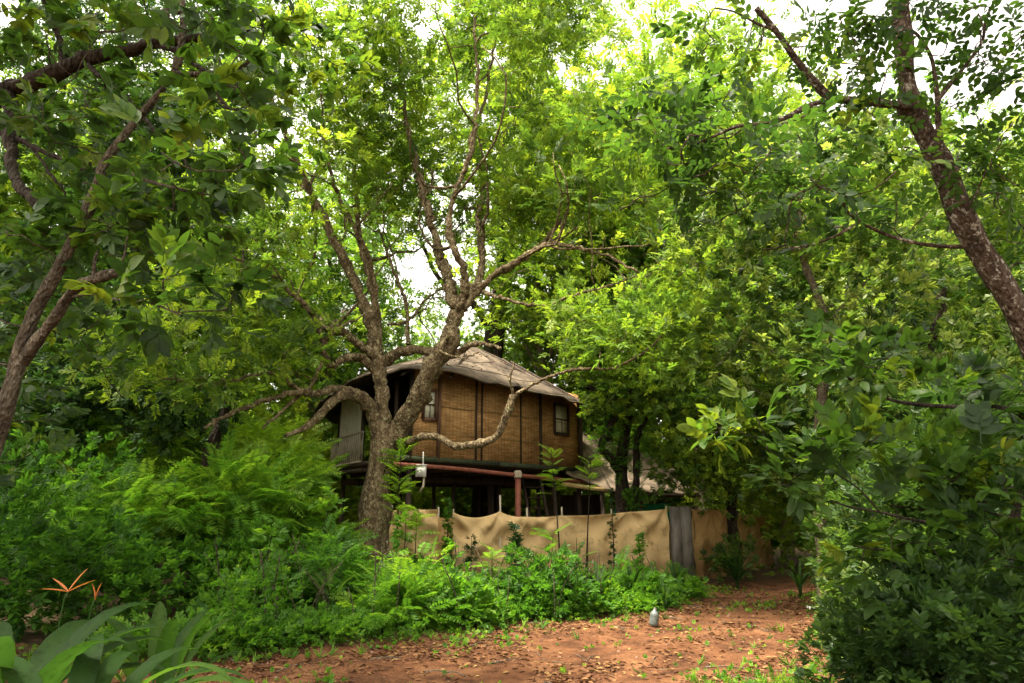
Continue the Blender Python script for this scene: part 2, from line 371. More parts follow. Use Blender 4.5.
def keep(V, pad=0.0, prob=0.97, r=rng, gaps=True):
    q = proj(V); d = np.linalg.norm(q[:, None] - HP[None, :, :2], axis=2) - HP[None, :, 2] - pad
    inside = (d < 0).any(1) & (V[:, 1] > 1) & gaps
    ok = ~inside | (r.random(len(V)) > prob)
    hs_ = np.zeros(len(V), bool)
    for x0, x1, y0, y1 in CLEAR: hs_ |= (q[:, 0] > x0) & (q[:, 0] < x1) & (q[:, 1] > y0) & (q[:, 1] < y1) & (V[:, 1] < 22)
    D2 = np.linalg.norm(q[:, None] - SHOW[None, :, :2], axis=2) - SHOW[None, :, 2] - pad * .5
    sh = ((D2 < 0) & (V[:, 1][:, None] < SHOW[None, :, 3])).any(1)
    return ok & ~(hs_ & (r.random(len(V)) < .96)) & ~(sh & (r.random(len(V)) < .85))

def blob_points(blobs, r, per=None):
    """random points in a list of ellipsoids (centre, radii, count)"""
    out = []
    for c, rad, n in blobs:
        d = norm(r.normal(size=(n, 3))); u = r.random((n, 1)) ** 0.42
        out.append(np.asarray(c) + d * u * np.asarray(rad))
    return np.concatenate(out)

def limb_pts(seq, n_per=5):
    return spline([P(*s) for s in seq], n_per)

class Tree:
    def __init__(s, name, label, cat, base, seed, bark, group=None):
        s.root = thing(name, label, cat, base, group); s.base = np.asarray(base, float)
        s.r = np.random.default_rng(seed); s.bark = bark; s.nodes = []; s.tw = MB(); s.lv = MB()
    def limb(s, name, pts, r0, r1, n=10, wob=0.12, jit=0.0, power=1.0):
        p = np.asarray(pts, float)
        if jit: 
            j = s.r.normal(size=p.shape) * jit; j[0] = 0; p = p + j
        t = np.linspace(0, 1, len(p)) ** power; rad = r0 * (1 - t) + r1 * t
        V, Fq = tube(p, rad, n, wob)
        build(name, V, Fq, s.bark, s.root, None, True, s.base)
        k0 = int(len(p) * .25) if name == 'trunk' else 0
        s.nodes.append(np.c_[p[k0:], rad[k0:]])
    def side(s, per, lens, rad):
        """crooked bare side branches leaving the limbs"""
        for nd in list(s.nodes[1:]):
            if len(nd) < 12 or nd[:, 2].mean() < 5.6: continue
            for _ in range(per):
                k = int(s.r.uniform(.3, .97) * (len(nd) - 1)); a = nd[k, :3]; d = norm(nd[min(k + 2, len(nd) - 1), :3] - nd[k - 1, :3]); d = norm(d * .5 + s.r.normal(size=3) * .75 + [0, 0, .25])
                ln = s.r.uniform(*lens); n = 9; p = [a]
                for q in range(n):
                    d = norm(d + s.r.normal(size=3) * .30 + [0, -.03, .10]); p.append(p[-1] + d * ln / n)
                p = np.array(p); r0 = min(rad, nd[k, 3] * .6); rr = np.linspace(r0, r0 * .3, len(p))
                V, Fq = tube(p, rr, 6, .1); s.tw.add(V, Fq); s.nodes.append(np.c_[p, rr][2:])
    def grow(s, centres, twig=0.012, sag=0.12, thick=0.014, max_r=0.09, nside=4):
        """link every clump centre to the nearest wood with a curved twig"""
        N = np.concatenate(s.nodes); cap = np.zeros((len(N) + len(centres) * 6, 4)); cap[:len(N)] = N; n = len(N)
        d0 = np.array([np.min(np.linalg.norm(N[:, :3] - c, axis=1)) for c in centres])
        for ci in np.argsort(d0):
            c = centres[ci]; D = np.linalg.norm(cap[:n, :3] - c, axis=1) + 0.35 * np.maximum(cap[:n, 2] - c[2], 0)
            k = int(np.argmin(D)); a = cap[k, :3]; ln = np.linalg.norm(c - a)
            if ln < 0.05: continue
            r0 = min(cap[k, 3] * .75, twig + thick * ln, max_r); r1 = max(0.006, r0 * .35)
            mid = (a + c) / 2 + s.r.normal(size=3) * ln * .13 + np.array([0, 0, ln * sag])
            t = np.linspace(0, 1, 6)[:, None]
            p = a * (1 - t) ** 2 + 2 * mid * t * (1 - t) + c * t * t
            p[1:-1] += s.r.normal(size=(4, 3)) * ln * .022
            rad = r0 + (r1 - r0) * t[:, 0]
            V, Fq = tube(p, rad, nside if r0 < .03 else 6); s.tw.add(V, Fq)
            cap[n:n + 5, :3] = p[1:]; cap[n:n + 5, 3] = rad[1:]; n += 5
    def foliage(s, centres, kind, per=10, spread=0.42, size=0.34, tone=0.45, tvar=0.18, up=0.35, flat=0.65, hole=True):
        N = len(centres); r = s.r
        off = norm(r.normal(size=(N, per, 3))) * (r.random((N, per, 1)) ** .5) * spread * np.array([1, 1, flat])
        ct = np.clip(tone + r.normal(size=(N, 1)) * tvar, 0, 1)
        pos = (centres[:, None] + off).reshape(-1, 3)
        fw = (norm(off) + np.array([0, 0, up]) + r.normal(size=off.shape) * .45).reshape(-1, 3)
        tn = (ct + r.normal(size=(N, per)) * .09).ravel(); sz = size * r.uniform(.75, 1.2, N * per)
        if hole:
            k = keep(pos, 4, .93, r, hole != 'show'); pos, fw, tn, sz = pos[k], fw[k], tn[k], sz[k]
        sprays(s.lv, kind, pos, fw, sz, tn, r)
    def done(s, leafmat, crown='crown'):
        Vl, Fl, Tl = np.concatenate(s.lv.V), np.concatenate(s.lv.F), np.concatenate(s.lv.T); Vt, Ft = np.concatenate(s.tw.V), np.concatenate(s.tw.F)
        build(crown, np.vstack([Vl, Vt]), np.vstack([Fl, Ft + len(Vl)]), None, s.root, np.r_[Tl, np.zeros(len(Vt))], False, s.base, [leafmat, s.bark], np.r_[np.zeros(len(Fl), int), np.ones(len(Ft), int)])
        return s.root

# ------------------------------------------------------------------ ground and path
PATH = spline([(-9, 3.5, 0), (-4, 6.2, 0), (-1, 7.6, 0), (1.3, 9.4, 0), (2.9, 11.2, 0), (4.2, 13.2, 0), (5.1, 15.2, 0), (6.4, 17.5, 0), (8.5, 20, 0)], 8)
PW = np.interp(np.arange(len(PATH)), [0, 16, 28, 36, 48, 64], [2.2, 2.1, 2.1, 1.5, 1.1, .8])
def path_dist(X, Y):
    q = np.stack([np.ravel(X), np.ravel(Y)], 1); out = np.empty(len(q))
    for a in range(0, len(q), 20000):
        D = np.linalg.norm(q[a:a + 20000, None] - PATH[None, :, :2], axis=2) - PW[None]
        out[a:a + 20000] = D.min(1)
    return out.reshape(np.shape(X))
def wav(x, y, f, s):
    return np.sin(x * f + s) * np.cos(y * f * 1.13 + s * 2.1) + .5 * np.sin(x * f * 2.3 - y * f * 1.7 + s * 3)
def ground_z(X, Y):
    d = path_dist(X, Y)
    z = 0.03 * wav(X, Y, .5, 1) + 0.015 * wav(X, Y, 1.9, 2)
    q = np.stack([np.ravel(X), np.ravel(Y)], 1); near = (abs(q[:, 0]) < 16) & (q[:, 1] > 1) & (q[:, 1] < 24); cd = np.full(len(q), 9.0); ix = np.where(near)[0]
    for a in range(0, len(ix), 20000): k = ix[a:a + 20000]; cd[k] = np.linalg.norm(q[k, None] - PATH[None, :, :2], axis=2).min(1)
    z = z - (.035 * np.exp(-((cd - .8) / .2) ** 2)).reshape(np.shape(X))      # two shallow wheel ruts
    return z + 0.10 * np.clip(d / 1.5, 0, 1) - 0.05 * np.clip(-d / 1.5, 0, 1)
def gz(x, y): return float(ground_z(np.array([x]), np.array([y]))[0])

gx = np.concatenate([np.linspace(-300, -16, 22)[:-1], np.arange(-16, 16, .13), np.linspace(16, 300, 22)])
gy = np.concatenate([np.linspace(-60, 1, 10)[:-1], np.arange(1, 26, .13), np.linspace(26, 420, 30)])
GX, GY = np.meshgrid(gx, gy); GZ = ground_z(GX, GY) + np.where((abs(GX) < 16) & (GY > 1) & (GY < 26), rng.normal(size=GX.shape) * .006, 0)
V = np.stack([GX, GY, GZ], -1).reshape(-1, 3); ny, nx = GX.shape
i = np.arange(ny - 1)[:, None] * nx; j = np.arange(nx - 1)[None]
FQ = np.stack([i + j, i + j + 1, i + j + nx + 1, i + j + nx], -1).reshape(-1, 4)
gt = np.clip(path_dist(GX, GY) / 1.4 + .25 + .18 * wav(GX, GY, 1.3, 4), 0, 1)
def ground_material():
    m, nt, out = new_mat('ground'); L = nt.links.new
    tc = nt.nodes.new('ShaderNodeTexCoord')
    n = nt.nodes.new('ShaderNodeTexNoise'); n.inputs['Scale'].default_value = 1.6; n.inputs['Detail'].default_value = 10; n.inputs['Roughness'].default_value = .7
    L(tc.outputs['Object'], n.inputs['Vector'])
    rp = ramp(nt, [(.36, (.046, .020, .009)), (.5, (.115, .048, .021)), (.64, (.185, .088, .040))]); L(n.outputs['Fac'], rp.inputs[0])
    n2 = nt.nodes.new('ShaderNodeTexNoise'); n2.inputs['Scale'].default_value = 28; n2.inputs['Detail'].default_value = 6; n2.inputs['Roughness'].default_value = .8
    L(tc.outputs['Object'], n2.inputs['Vector'])
    r2 = ramp(nt, [(.3, (.55, .5, .45)), (.5, (1, 1, 1)), (.72, (1.35, 1.25, 1.1))]); L(n2.outputs['Fac'], r2.inputs[0])
    mx = nt.nodes.new('ShaderNodeMix'); mx.data_type = 'RGBA'; mx.blend_type = 'MULTIPLY'; mx.inputs[0].default_value = 1
    L(rp.outputs[0], mx.inputs[6]); L(r2.outputs[0], mx.inputs[7])
    at = nt.nodes.new('ShaderNodeAttribute'); at.attribute_name = 'tone'
    r3 = ramp(nt, [(.45, (0, 0, 0)), (.8, (1, 1, 1))])
    ad = nt.nodes.new('ShaderNodeMath'); ad.operation = 'MULTIPLY_ADD'; ad.inputs[1].default_value = .5; ad.inputs[2].default_value = 0
    L(n2.outputs['Fac'], ad.inputs[0])
    a2 = nt.nodes.new('ShaderNodeMath'); a2.operation = 'ADD'; L(at.outputs['Fac'], a2.inputs[0]); L(ad.outputs[0], a2.inputs[1])
    a3 = nt.nodes.new('ShaderNodeMath'); a3.operation = 'SUBTRACT'; a3.inputs[1].default_value = .25; L(a2.outputs[0], a3.inputs[0])
    L(a3.outputs[0], r3.inputs[0])
    m2 = nt.nodes.new('ShaderNodeMix'); m2.data_type = 'RGBA'; m2.inputs[7].default_value = (.085, .055, .03, 1)
    L(r3.outputs[0], m2.inputs[0]); L(mx.outputs[2], m2.inputs[6])
    pb = nt.nodes.new('ShaderNodeBsdfPrincipled'); pb.inputs['Roughness'].default_value = .95; pb.inputs['Specular IOR Level'].default_value = .15
    L(m2.outputs[2], pb.inputs['Base Color'])
    b = nt.nodes.new('ShaderNodeBump'); b.inputs['Strength'].default_value = .8; b.inputs['Distance'].default_value = .03
    L(n2.outputs['Fac'], b.inputs['Height']); L(b.outputs[0], pb.inputs['Normal']); L(pb.outputs[0], out.inputs[0])
    return m
g_ = build('ground', V, FQ, ground_material(), None, gt.ravel(), True); tag(g_, kind='structure')

# ------------------------------------------------------------------ treehouse
def house_mats():
    # woven bamboo matting
    m, nt, out = new_mat('bamboo_mat'); L = nt.links.new
    at = nt.nodes.new('ShaderNodeAttribute'); at.attribute_name = 'uvw'
    mp = nt.nodes.new('ShaderNodeMapping'); mp.inputs['Scale'].default_value = (4.0, 26, 1); L(at.outputs['Vector'], mp.inputs[0])
    br = nt.nodes.new('ShaderNodeTexBrick'); br.inputs['Scale'].default_value = 1; br.inputs['Mortar Size'].default_value = .05; br.inputs['Brick Width'].default_value = 1.0; br.inputs['Row Height'].default_value = 1.0
    br.inputs['Color1'].default_value = (.68, .41, .18, 1); br.inputs['Color2'].default_value = (.42, .23, .09, 1); br.inputs['Mortar'].default_value = (.26, .13, .05, 1)
    L(mp.outputs[0], br.inputs['Vector'])
    n = nt.nodes.new('ShaderNodeTexNoise'); n.inputs['Scale'].default_value = 1.4; n.inputs['Detail'].default_value = 8; n.inputs['Roughness'].default_value = .7; L(at.outputs['Vector'], n.inputs['Vector'])
    rp = ramp(nt, [(.3, (.55, .5, .45)), (.55, (1, 1, 1)), (.75, (1.3, 1.25, 1.1))]); L(n.outputs['Fac'], rp.inputs[0])
    mx = nt.nodes.new('ShaderNodeMix'); mx.data_type = 'RGBA'; mx.blend_type = 'MULTIPLY'; mx.inputs[0].default_value = 1
    L(br.outputs[0], mx.inputs[6]); L(rp.outputs[0], mx.inputs[7])
    pb = nt.nodes.new('ShaderNodeBsdfPrincipled'); pb.inputs['Roughness'].default_value = .75; pb.inputs['Specular IOR Level'].default_value = .2
    L(mx.outputs[2], pb.inputs['Base Color'])
    b = nt.nodes.new('ShaderNodeBump'); b.inputs['Strength'].default_value = .6; b.inputs['Distance'].default_value = .01; L(br.outputs['Fac'], b.inputs['Height']); b.invert = True
    L(b.outputs[0], pb.inputs['Normal']); L(pb.outputs[0], out.inputs[0]); M['mat_wall'] = m
house_mats()
M['roof_cloth'] = solid_mat('roof_cloth', (.080, .058, .040), (.035, .026, .019), 1.1, .9, .5, c3=(.15, .115, .080), detail=9, dist=.04)
M['roof_under'] = solid_mat('roof_under', (.10, .075, .05), (.05, .04, .03), 3, .9)
M['wood_dark'] = solid_mat('wood_dark', (.055, .036, .024), (.025, .017, .012), 6, .8, .5, (1, 1, .2))
M['wood_brown'] = solid_mat('wood_brown', (.16, .085, .05), (.08, .04, .025), 8, .75, .4, (1, 1, .2))
M['wood_pale'] = solid_mat('wood_pale', (.42, .36, .27), (.25, .2, .14), 8, .8, .4, (1, 1, .3))
M['pipe_red'] = solid_mat('pipe_red', (.26, .085, .055), (.14, .045, .03), 5, .6, .2)
M['bamboo'] = solid_mat('bamboo', (.42, .30, .12), (.28, .18, .07), 9, .5, .2)
M['moss_edge'] = solid_mat('moss_edge', (.05, .065, .03), (.03, .03, .02), 7, .9)
M['curtain'] = solid_mat('curtain', (.62, .58, .47), (.48, .44, .34), 3, .9, .3)
M['white'] = solid_mat('white', (.7, .69, .64), (.5, .49, .45), 5, .5, .1)
M['pane'] = solid_mat('pane', (.78, .77, .62), (.62, .60, .46), 4, .25, .05, spec=.5)

EAVE, FLOOR = 5.42, 3.28
Npt, Rpt, Lpt, BR, BL = (-2.75, 18.3), (2.25, 22.9), (-5.7, 22.6), (0.6, 26.4), (-4.2, 26.6)
house = thing('treehouse', 'raised bamboo treehouse with brown cloth roof standing on dark posts behind the big forked tree', 'treehouse', (-1.7, 22.6, 0))
HB = (-1.7, 22.6, 0)
def wall_pts(a, b, n, bulge):
    a = np.array(a); b = np.array(b); t = np.linspace(0, 1, n)[:, None]; d = b - a; nn = np.array([d[1], -d[0]]) / np.linalg.norm(d)
    return a * (1 - t) + b * t + nn * bulge * np.sin(PI * t)
def wall_mesh(name, pts, z0, z1, th, mat, parent, lift=None):
    """a curved wall of real thickness along plan points"""
    p = np.asarray(pts); d = np.gradient(p, axis=0); nn = np.stack([d[:, 1], -d[:, 0]], 1); nn /= np.linalg.norm(nn, axis=1)[:, None]
    s = np.concatenate([[0], np.cumsum(np.linalg.norm(np.diff(p, axis=0), axis=1))]); n = len(p)
    o_, i_ = p, p - nn * th
    V = np.vstack([np.c_[o_, np.full(n, z0)], np.c_[o_, np.full(n, z1)], np.c_[i_, np.full(n, z0)], np.c_[i_, np.full(n, z1)]])
    Fq = []
    for k in range(n - 1):
        Fq += [[k, k + 1, n + k + 1, n + k], [2 * n + k + 1, 2 * n + k, 3 * n + k, 3 * n + k + 1], [n + k, n + k + 1, 3 * n + k + 1, 3 * n + k], [k + 1, k, 2 * n + k, 2 * n + k + 1]]
    Fq += [[0, n, 3 * n, 2 * n], [n - 1, 3 * n - 1, 4 * n - 1, 2 * n - 1]]
    ob = build(name, V, Fq, mat, parent, None, False, HB)
    at = ob.data.attributes.new('uvw', 'FLOAT_VECTOR', 'POINT')
    uv = np.stack([np.tile(s, 4), V[:, 2], np.zeros(4 * n)], 1).astype(np.float32); at.data.foreach_set('vector', uv.ravel())
    return ob
wr = wall_pts(Npt, Rpt, 15, 0.22)
def wpos(t, off=0.0):
    """point on the front wall at parameter t, off metres proud of it"""
    x = np.interp(t, np.linspace(0, 1, 15), wr[:, 0]); y = np.interp(t, np.linspace(0, 1, 15), wr[:, 1])
    d = np.array([4.6, -5.0]) / 6.79; return np.array([x + d[0] * off, y + d[1] * off])
wf = wall_mesh('wall', wr, FLOOR, EAVE + .35, .07, M['mat_wall'], house)
wall_mesh('wall', wall_pts(Rpt, BR, 6, .2), FLOOR, EAVE + .3, .07, M['mat_wall'], house)
wall_mesh('wall', wall_pts(BR, BL, 6, .2), FLOOR, EAVE + .3, .07, M['mat_wall'], house)
wall_mesh('wall', wall_pts(BL, (-4.55, 23.2), 4, .1), FLOOR, EAVE + .3, .07, M['mat_wall'], house)
wall_mesh('wall', wall_pts((-4.55, 23.2), (-2.0, 19.6), 4, 0), FLOOR, EAVE + .3, .07, M['wood_dark'], house)
# posts and cords on the front wall
for t, wd in ((0.0, .12), (.13, .09), (.315, .055), (.345, .055), (.57, .05), (.70, .09), (1.0, .16)):
    b = MB(); q = wpos(t, .04); b.bar((q[0], q[1], FLOOR - .05), (q[0], q[1], EAVE + .2), wd, wd)
    b.build('wall_post', M['wood_dark'] if t != .13 else M['wood_brown'], house, loc=HB, tone=False)
b = MB()
for z in (3.98, 4.72):
    pts = [(*wpos(t, .03), z + .012 * math.sin(t * 19)) for t in np.linspace(.02, .98, 30)]
    b.tube(pts, .011, 5)
b.build('wall_cord', M['bamboo'], house, loc=HB, tone=False)
# window of the front wall
def window(t0, t1, z0, z1, name='window'):
    a, c = wpos(t0, .045), wpos(t1, .045); b = MB()
    b.bar((*a, z0 - .05), (*a, z1 + .05), .1, .08); b.bar((*c, z0 - .05), (*c, z1 + .05), .1, .08)
    b.bar((*a, z0 - .04), (*c, z0 - .04), .06, .10); b.bar((*a, z1 + .04), (*c, z1 + .04), .06, .10)
    fr = b.build(name, M['wood_brown'] if t0 < .3 else M['wood_dark'], house, loc=HB, tone=False)
    b = MB(); a2, c2 = wpos(t0, .02), wpos(t1, .02)
    b.bar((*a2, (z0 + z1) / 2), (*c2, (z0 + z1) / 2), .02, z1 - z0 - .02); b.build('pane', M['pane'], fr, loc=HB, tone=False)
    b = MB(); a3, c3 = wpos(t0, .055), wpos(t1, .055); zm = (z0 + z1) / 2
    b.bar((*a3, zm), (*c3, zm), .03, .035); m_ = (a3 + c3) / 2
    b.bar((*m_, z0), (*m_, zm - .02), .02, .02); b.build('glazing_bar', M['wood_dark'], fr, loc=HB, tone=False)
window(.80, .905, 4.38, 5.26)
window(.055, .115, 4.35, 5.1)
# doorway recess and curtained verandah on the left side
for x, y in ((-3.2, 18.75), (-5.65, 22.4), (-4.5, 20.6)):
    b = MB(); b.bar((x, y, FLOOR - .1), (x, y, EAVE), .1); b.build('verandah_post', M['wood_dark'], house, loc=HB, tone=False)
cv = []; n = 40
for k in range(n):
    t = k / (n - 1); x = -5.55 + 1.0 * t; y = 22.2 - 1.45 * t; o = .05 * math.sin(t * 46) + .02 * math.sin(t * 17); cv.append((x - o, y - o * .5))
cv = np.array(cv); V = np.vstack([np.c_[cv, np.full(n, FLOOR + .05)], np.c_[cv, np.full(n, EAVE + .1)]])
cu = build('curtain', V, [[k, k + 1, n + k + 1, n + k] for k in range(n - 1)], M['curtain'], house, None, True, HB)
b = MB(); A = np.array([-5.85, 22.3]); B_ = np.array([-4.35, 20.0])
for k in range(17):
    q = A + (B_ - A) * k / 16; b.bar((*q, FLOOR), (*q, FLOOR + .86), .022)
    if k < 16:
        q2 = A + (B_ - A) * (k + 1) / 16; b.bar((*q, FLOOR + .1), (*q2, FLOOR + .8), .016); b.bar((*q2, FLOOR + .12), (*q, FLOOR + .78), .014)
b.bar((*A, FLOOR + .88), (*B_, FLOOR + .88), .06, .05); b.bar((*A, FLOOR + .02), (*B_, FLOOR + .02), .05, .05)
b.build('railing', M['wood_pale'], house, loc=HB, tone=False)
# floor slab, joists, pipe beam, posts
fl = np.array([(-3.1, 18.0), (-.4, 20.15), (2.5, 22.9), (.8, 26.7), (-4.3, 27), (-6.0, 22.6)]); n = len(fl)
V = np.vstack([np.c_[fl, np.full(n, FLOOR - .12)], np.c_[fl, np.full(n, FLOOR - .005)]])
c0 = fl.mean(0); V = np.vstack([V, [*c0, FLOOR - .12], [*c0, FLOOR - .005]]); Fq = []
for k in range(n):
    k2 = (k + 1) % n; Fq += [[k, k2, n + k2, n + k], [k2, k, 2 * n, 2 * n], [n + k, n + k2, 2 * n + 1, 2 * n + 1]]
build('floor_deck', V, Fq, M['wood_dark'], house, None, False, HB)
b = MB()
for a, c in zip(fl[:3][:-1], fl[:3][1:]):
    b.bar((a[0] + .03, a[1] - .05, FLOOR - .05), (c[0] + .03, c[1] - .05, FLOOR - .05), .05, .13)
b.build('fascia', M['moss_edge'], house, loc=HB, tone=False)
b = MB()
for k in range(9):
    t = k / 8; q = np.array([-3.0, 18.6]) * (1 - t) + np.array([2.1, 23.2]) * t; b.bar((q[0], q[1] - .2, FLOOR - .23), (q[0] - 3.0 + .8 * t, q[1] + 3.6, FLOOR - .23), .09, .12)
b.bar((-5.5, 22.6, FLOOR - .42), (1.5, 25.6, FLOOR - .42), .14, .2); b.bar((-4.2, 20.3, FLOOR - .42), (1.8, 24.2, FLOOR - .42), .14, .2)
b.build('joist', M['wood_dark'], house, loc=HB, tone=False)
b = MB(); pp = spline([(-3.05, 17.75, 3.04), (-1.5, 18.85, 3.0), (.16, 20.0, 2.9), (1.3, 21.1, 2.86), (2.9, 22.6, 2.8)], 5); b.tube(pp, .058, 10)
b.build('pipe_beam', M['pipe_red'], house, smooth=True, loc=HB, tone=False)
for x, y, z, r_, mt in ((.17, 19.95, 3.05, .085, 'pipe_red'),):
    b = MB(); b.tube([(x, y, 0), (x, y, 1.5), (x, y, z - .2)], r_, 10); po = b.build('front_post', M[mt], house, smooth=True, loc=HB, tone=False)
    b = MB(); b.tube([(x, y, z - .22), (x, y, z - .1), (x, y, z - .02)], [.12, .12, .09], 12); b.build('post_cap', M['wood_pale'], po, smooth=True, loc=HB, tone=False)
for x, y, wd in ((-2.75, 18.5, .16), (-.7, 23.0, .24), (-.45, 23.3, .16), (.9, 24.2, .14), (1.35, 22.2, .16), (-1.9, 22.6, .13), (-2.6, 23.2, .12), (-5.5, 22.7, .15), (-4.2, 26.2, .15), (.6, 26, .15), (2.2, 23.0, .16), (-4.3, 20.5, .13), (-1.2, 25.8, .14)):
    b = MB(); b.tube([(x, y, 0), (x + .02, y, 1.5), (x, y, FLOOR - .12)], wd / 2 * 1.0, 8, .05); b.build('stilt', M['wood_dark'], house, smooth=True, loc=HB, tone=False)
# ladder under the house
b = MB(); a, c = np.array([.75, 20.6, .3]), np.array([.30, 21.6, 3.1])
for o in (0, .55): b.bar(a + [o, .1, 0], c + [o, .1, 0], .06, .1)
for k in range(9):
    q = a + (c - a) * (k + .5) / 9; b.bar(q + [0, .1, 0], q + [.55, .1, 0], .12, .035)
b.build('ladder', M['wood_dark'], house, loc=HB, tone=False)
b = MB(); b.bar((-3.0, 24.6, .7), (1.6, 24.9, .75), .06, 1.5); b.build('back_screen', M['wood_brown'], house, loc=HB, tone=False)
# roof: sagging cloth dome with a thick hem
ctr = np.array([-1.6, 22.9])
ring = [(-2.95, 17.55), (-1.7, 18.1), (.2, 19.6), (1.6, 20.9), (2.35, 21.9), (2.5, 23.5), (2.0, 25.6), (.9, 27.3), (-1.7, 28.0), (-4.6, 27.5), (-6.2, 25.6), (-6.7, 23.6), (-6.3, 21.8), (-5.3, 19.9), (-4.2, 18.3)]
rg = spline([(*q, 0) for q in ring] + [(*ring[0], 0)], 6)[:-1, :2]; nr = len(rg); nk = 18
apex = np.array([-1.35, 22.3]); rdz = 0.0
V = []
for k in range(nk + 1):
    t = k / nk
    for j_, q in enumerate(rg):
        a_ = math.atan2(q[1] - apex[1], q[0] - apex[0])
        pt = apex + (q - apex) * t
        h = 1.92 * (1 - t ** 1.12) - .10 * math.sin(PI * t)               # profile
        sag = .035 * math.sin(a_ * 11 + 1) * t * t + .02 * math.sin(a_ * 23) * t ** 3 + .05 * math.sin(a_ * 7 + t * 6) * math.sin(PI * t)
        z = EAVE + .02 + h + sag + t * t * (.16 * math.exp(-((pt[0] + 2.2) ** 2 + (pt[1] - 17.8) ** 2) / 3) - .10 * math.exp(-((pt[0] - 2.0) ** 2 + (pt[1] - 21.5) ** 2) / 3) - .22 * math.exp(-((pt[0] + 6.6) ** 2) / 2.5))
        if k == nk: z -= .03 + .02 * math.sin(a_ * 31)
        V.append((pt[0], pt[1], z))
top = np.array(V); bot = top.copy(); bot[:, 2] -= .06; bot[:, :2] = apex + (bot[:, :2] - apex) * .992
V = np.vstack([top, bot]); Fq = []; nn_ = len(top)
for k in range(nk):
    for j_ in range(nr):
        a_, b_ = k * nr + j_, k * nr + (j_ + 1) % nr; Fq.append([a_, a_ + nr, b_ + nr, b_]); Fq.append([nn_ + b_, nn_ + b_ + nr, nn_ + a_ + nr, nn_ + a_])
for j_ in range(nr):
    a_, b_ = nk * nr + j_, nk * nr + (j_ + 1) % nr; Fq.append([a_, nn_ + a_, nn_ + b_, b_])
rf = build('roof', V, Fq, M['roof_cloth'], house, None, True, HB)
b = MB()
e = [(V[nk * nr + j_][0] * .995 + apex[0] * .005, V[nk * nr + j_][1] * .995 + apex[1] * .005, V[nk * nr + j_][2] - .03) for j_ in range(nr)]; e.append(e[0])
b.tube(e, .035, 6); b.build('hem', M['roof_under'], rf, smooth=True, loc=HB, tone=False)
b = MB()
for k in range(0, nr, 6):
    o_ = rg[k]; i_ = apex + (o_ - apex) * .35; b.tube([(o_[0] * .98 + apex[0] * .02, o_[1] * .98 + apex[1] * .02, EAVE - .07), (i_[0], i_[1], EAVE + 1.35)], .035, 6)
b.build('rafter', M['wood_dark'], rf, loc=HB, tone=False)
for k in range(3, nr, 9):
    b = MB(); b.tube([top[q * nr + k] + [0, 0, .012] for q in range(1, nk + 1)], .014, 5); b.build('seam', M['roof_under'], rf, loc=HB, tone=False)
for q_ in (9, 14):
    b = MB(); b.tube([top[q_ * nr + k % nr] + [0, 0, .01] for k in range(nr + 1)], .010, 5, cap=False) if False else b.tube([top[q_ * nr + k % nr] + [0, 0, .01] for k in range(nr + 1)], .010, 5); b.build('seam', M['roof_under'], rf, loc=HB, tone=False)
rr_ = np.random.default_rng(9); kk = rr_.integers(nr * 4, len(top), 900); kk = kk[(np.sin(kk * .37) > -.3)]; e = MB()
sprays(e, 'single', top[kk] + [0, 0, .02] + rr_.normal(size=(len(kk), 3)) * [.08, .08, 0], np.stack([rr_.normal(size=len(kk)), rr_.normal(size=len(kk)), rr_.normal(size=len(kk)) * .1], 1), rr_.uniform(.06, .13, len(kk)), np.clip(rr_.normal(.3, .2, len(kk)), 0, 1), rr_, .2)
tag(e.build('fallen_leaves', M['litter']), 'dry leaves fallen on the treehouse roof', None, None, 'stuff')
# meter box hanging under the floor
mb_ = thing('meter_box', 'white electric meter box hanging from the red pipe under the treehouse floor', 'meter box', P(421, 472, 18.15))
b = MB(); q = P(421, 471, 18.15); b.box(q, (.27, .12, .30)); b.build('box', M['white'], mb_, loc=q * 0 + np.array(mb_.location), tone=False)
b = MB(); b.box(q + [0, 0, .155], (.31, .15, .02)); b.bar(q + [.05, -.02, .14], q + [.05, -.02, .5], .03); b.build('lid', M['white'], mb_, loc=mb_.location, tone=False)
b = MB(); b.tube([q + [.08, 0, -.15], q + [.08, .0, -.38], q + [-.02, .02, -.55]], .03, 8); b.build('conduit', M['wood_pale'], mb_, smooth=True, loc=mb_.location, tone=False)

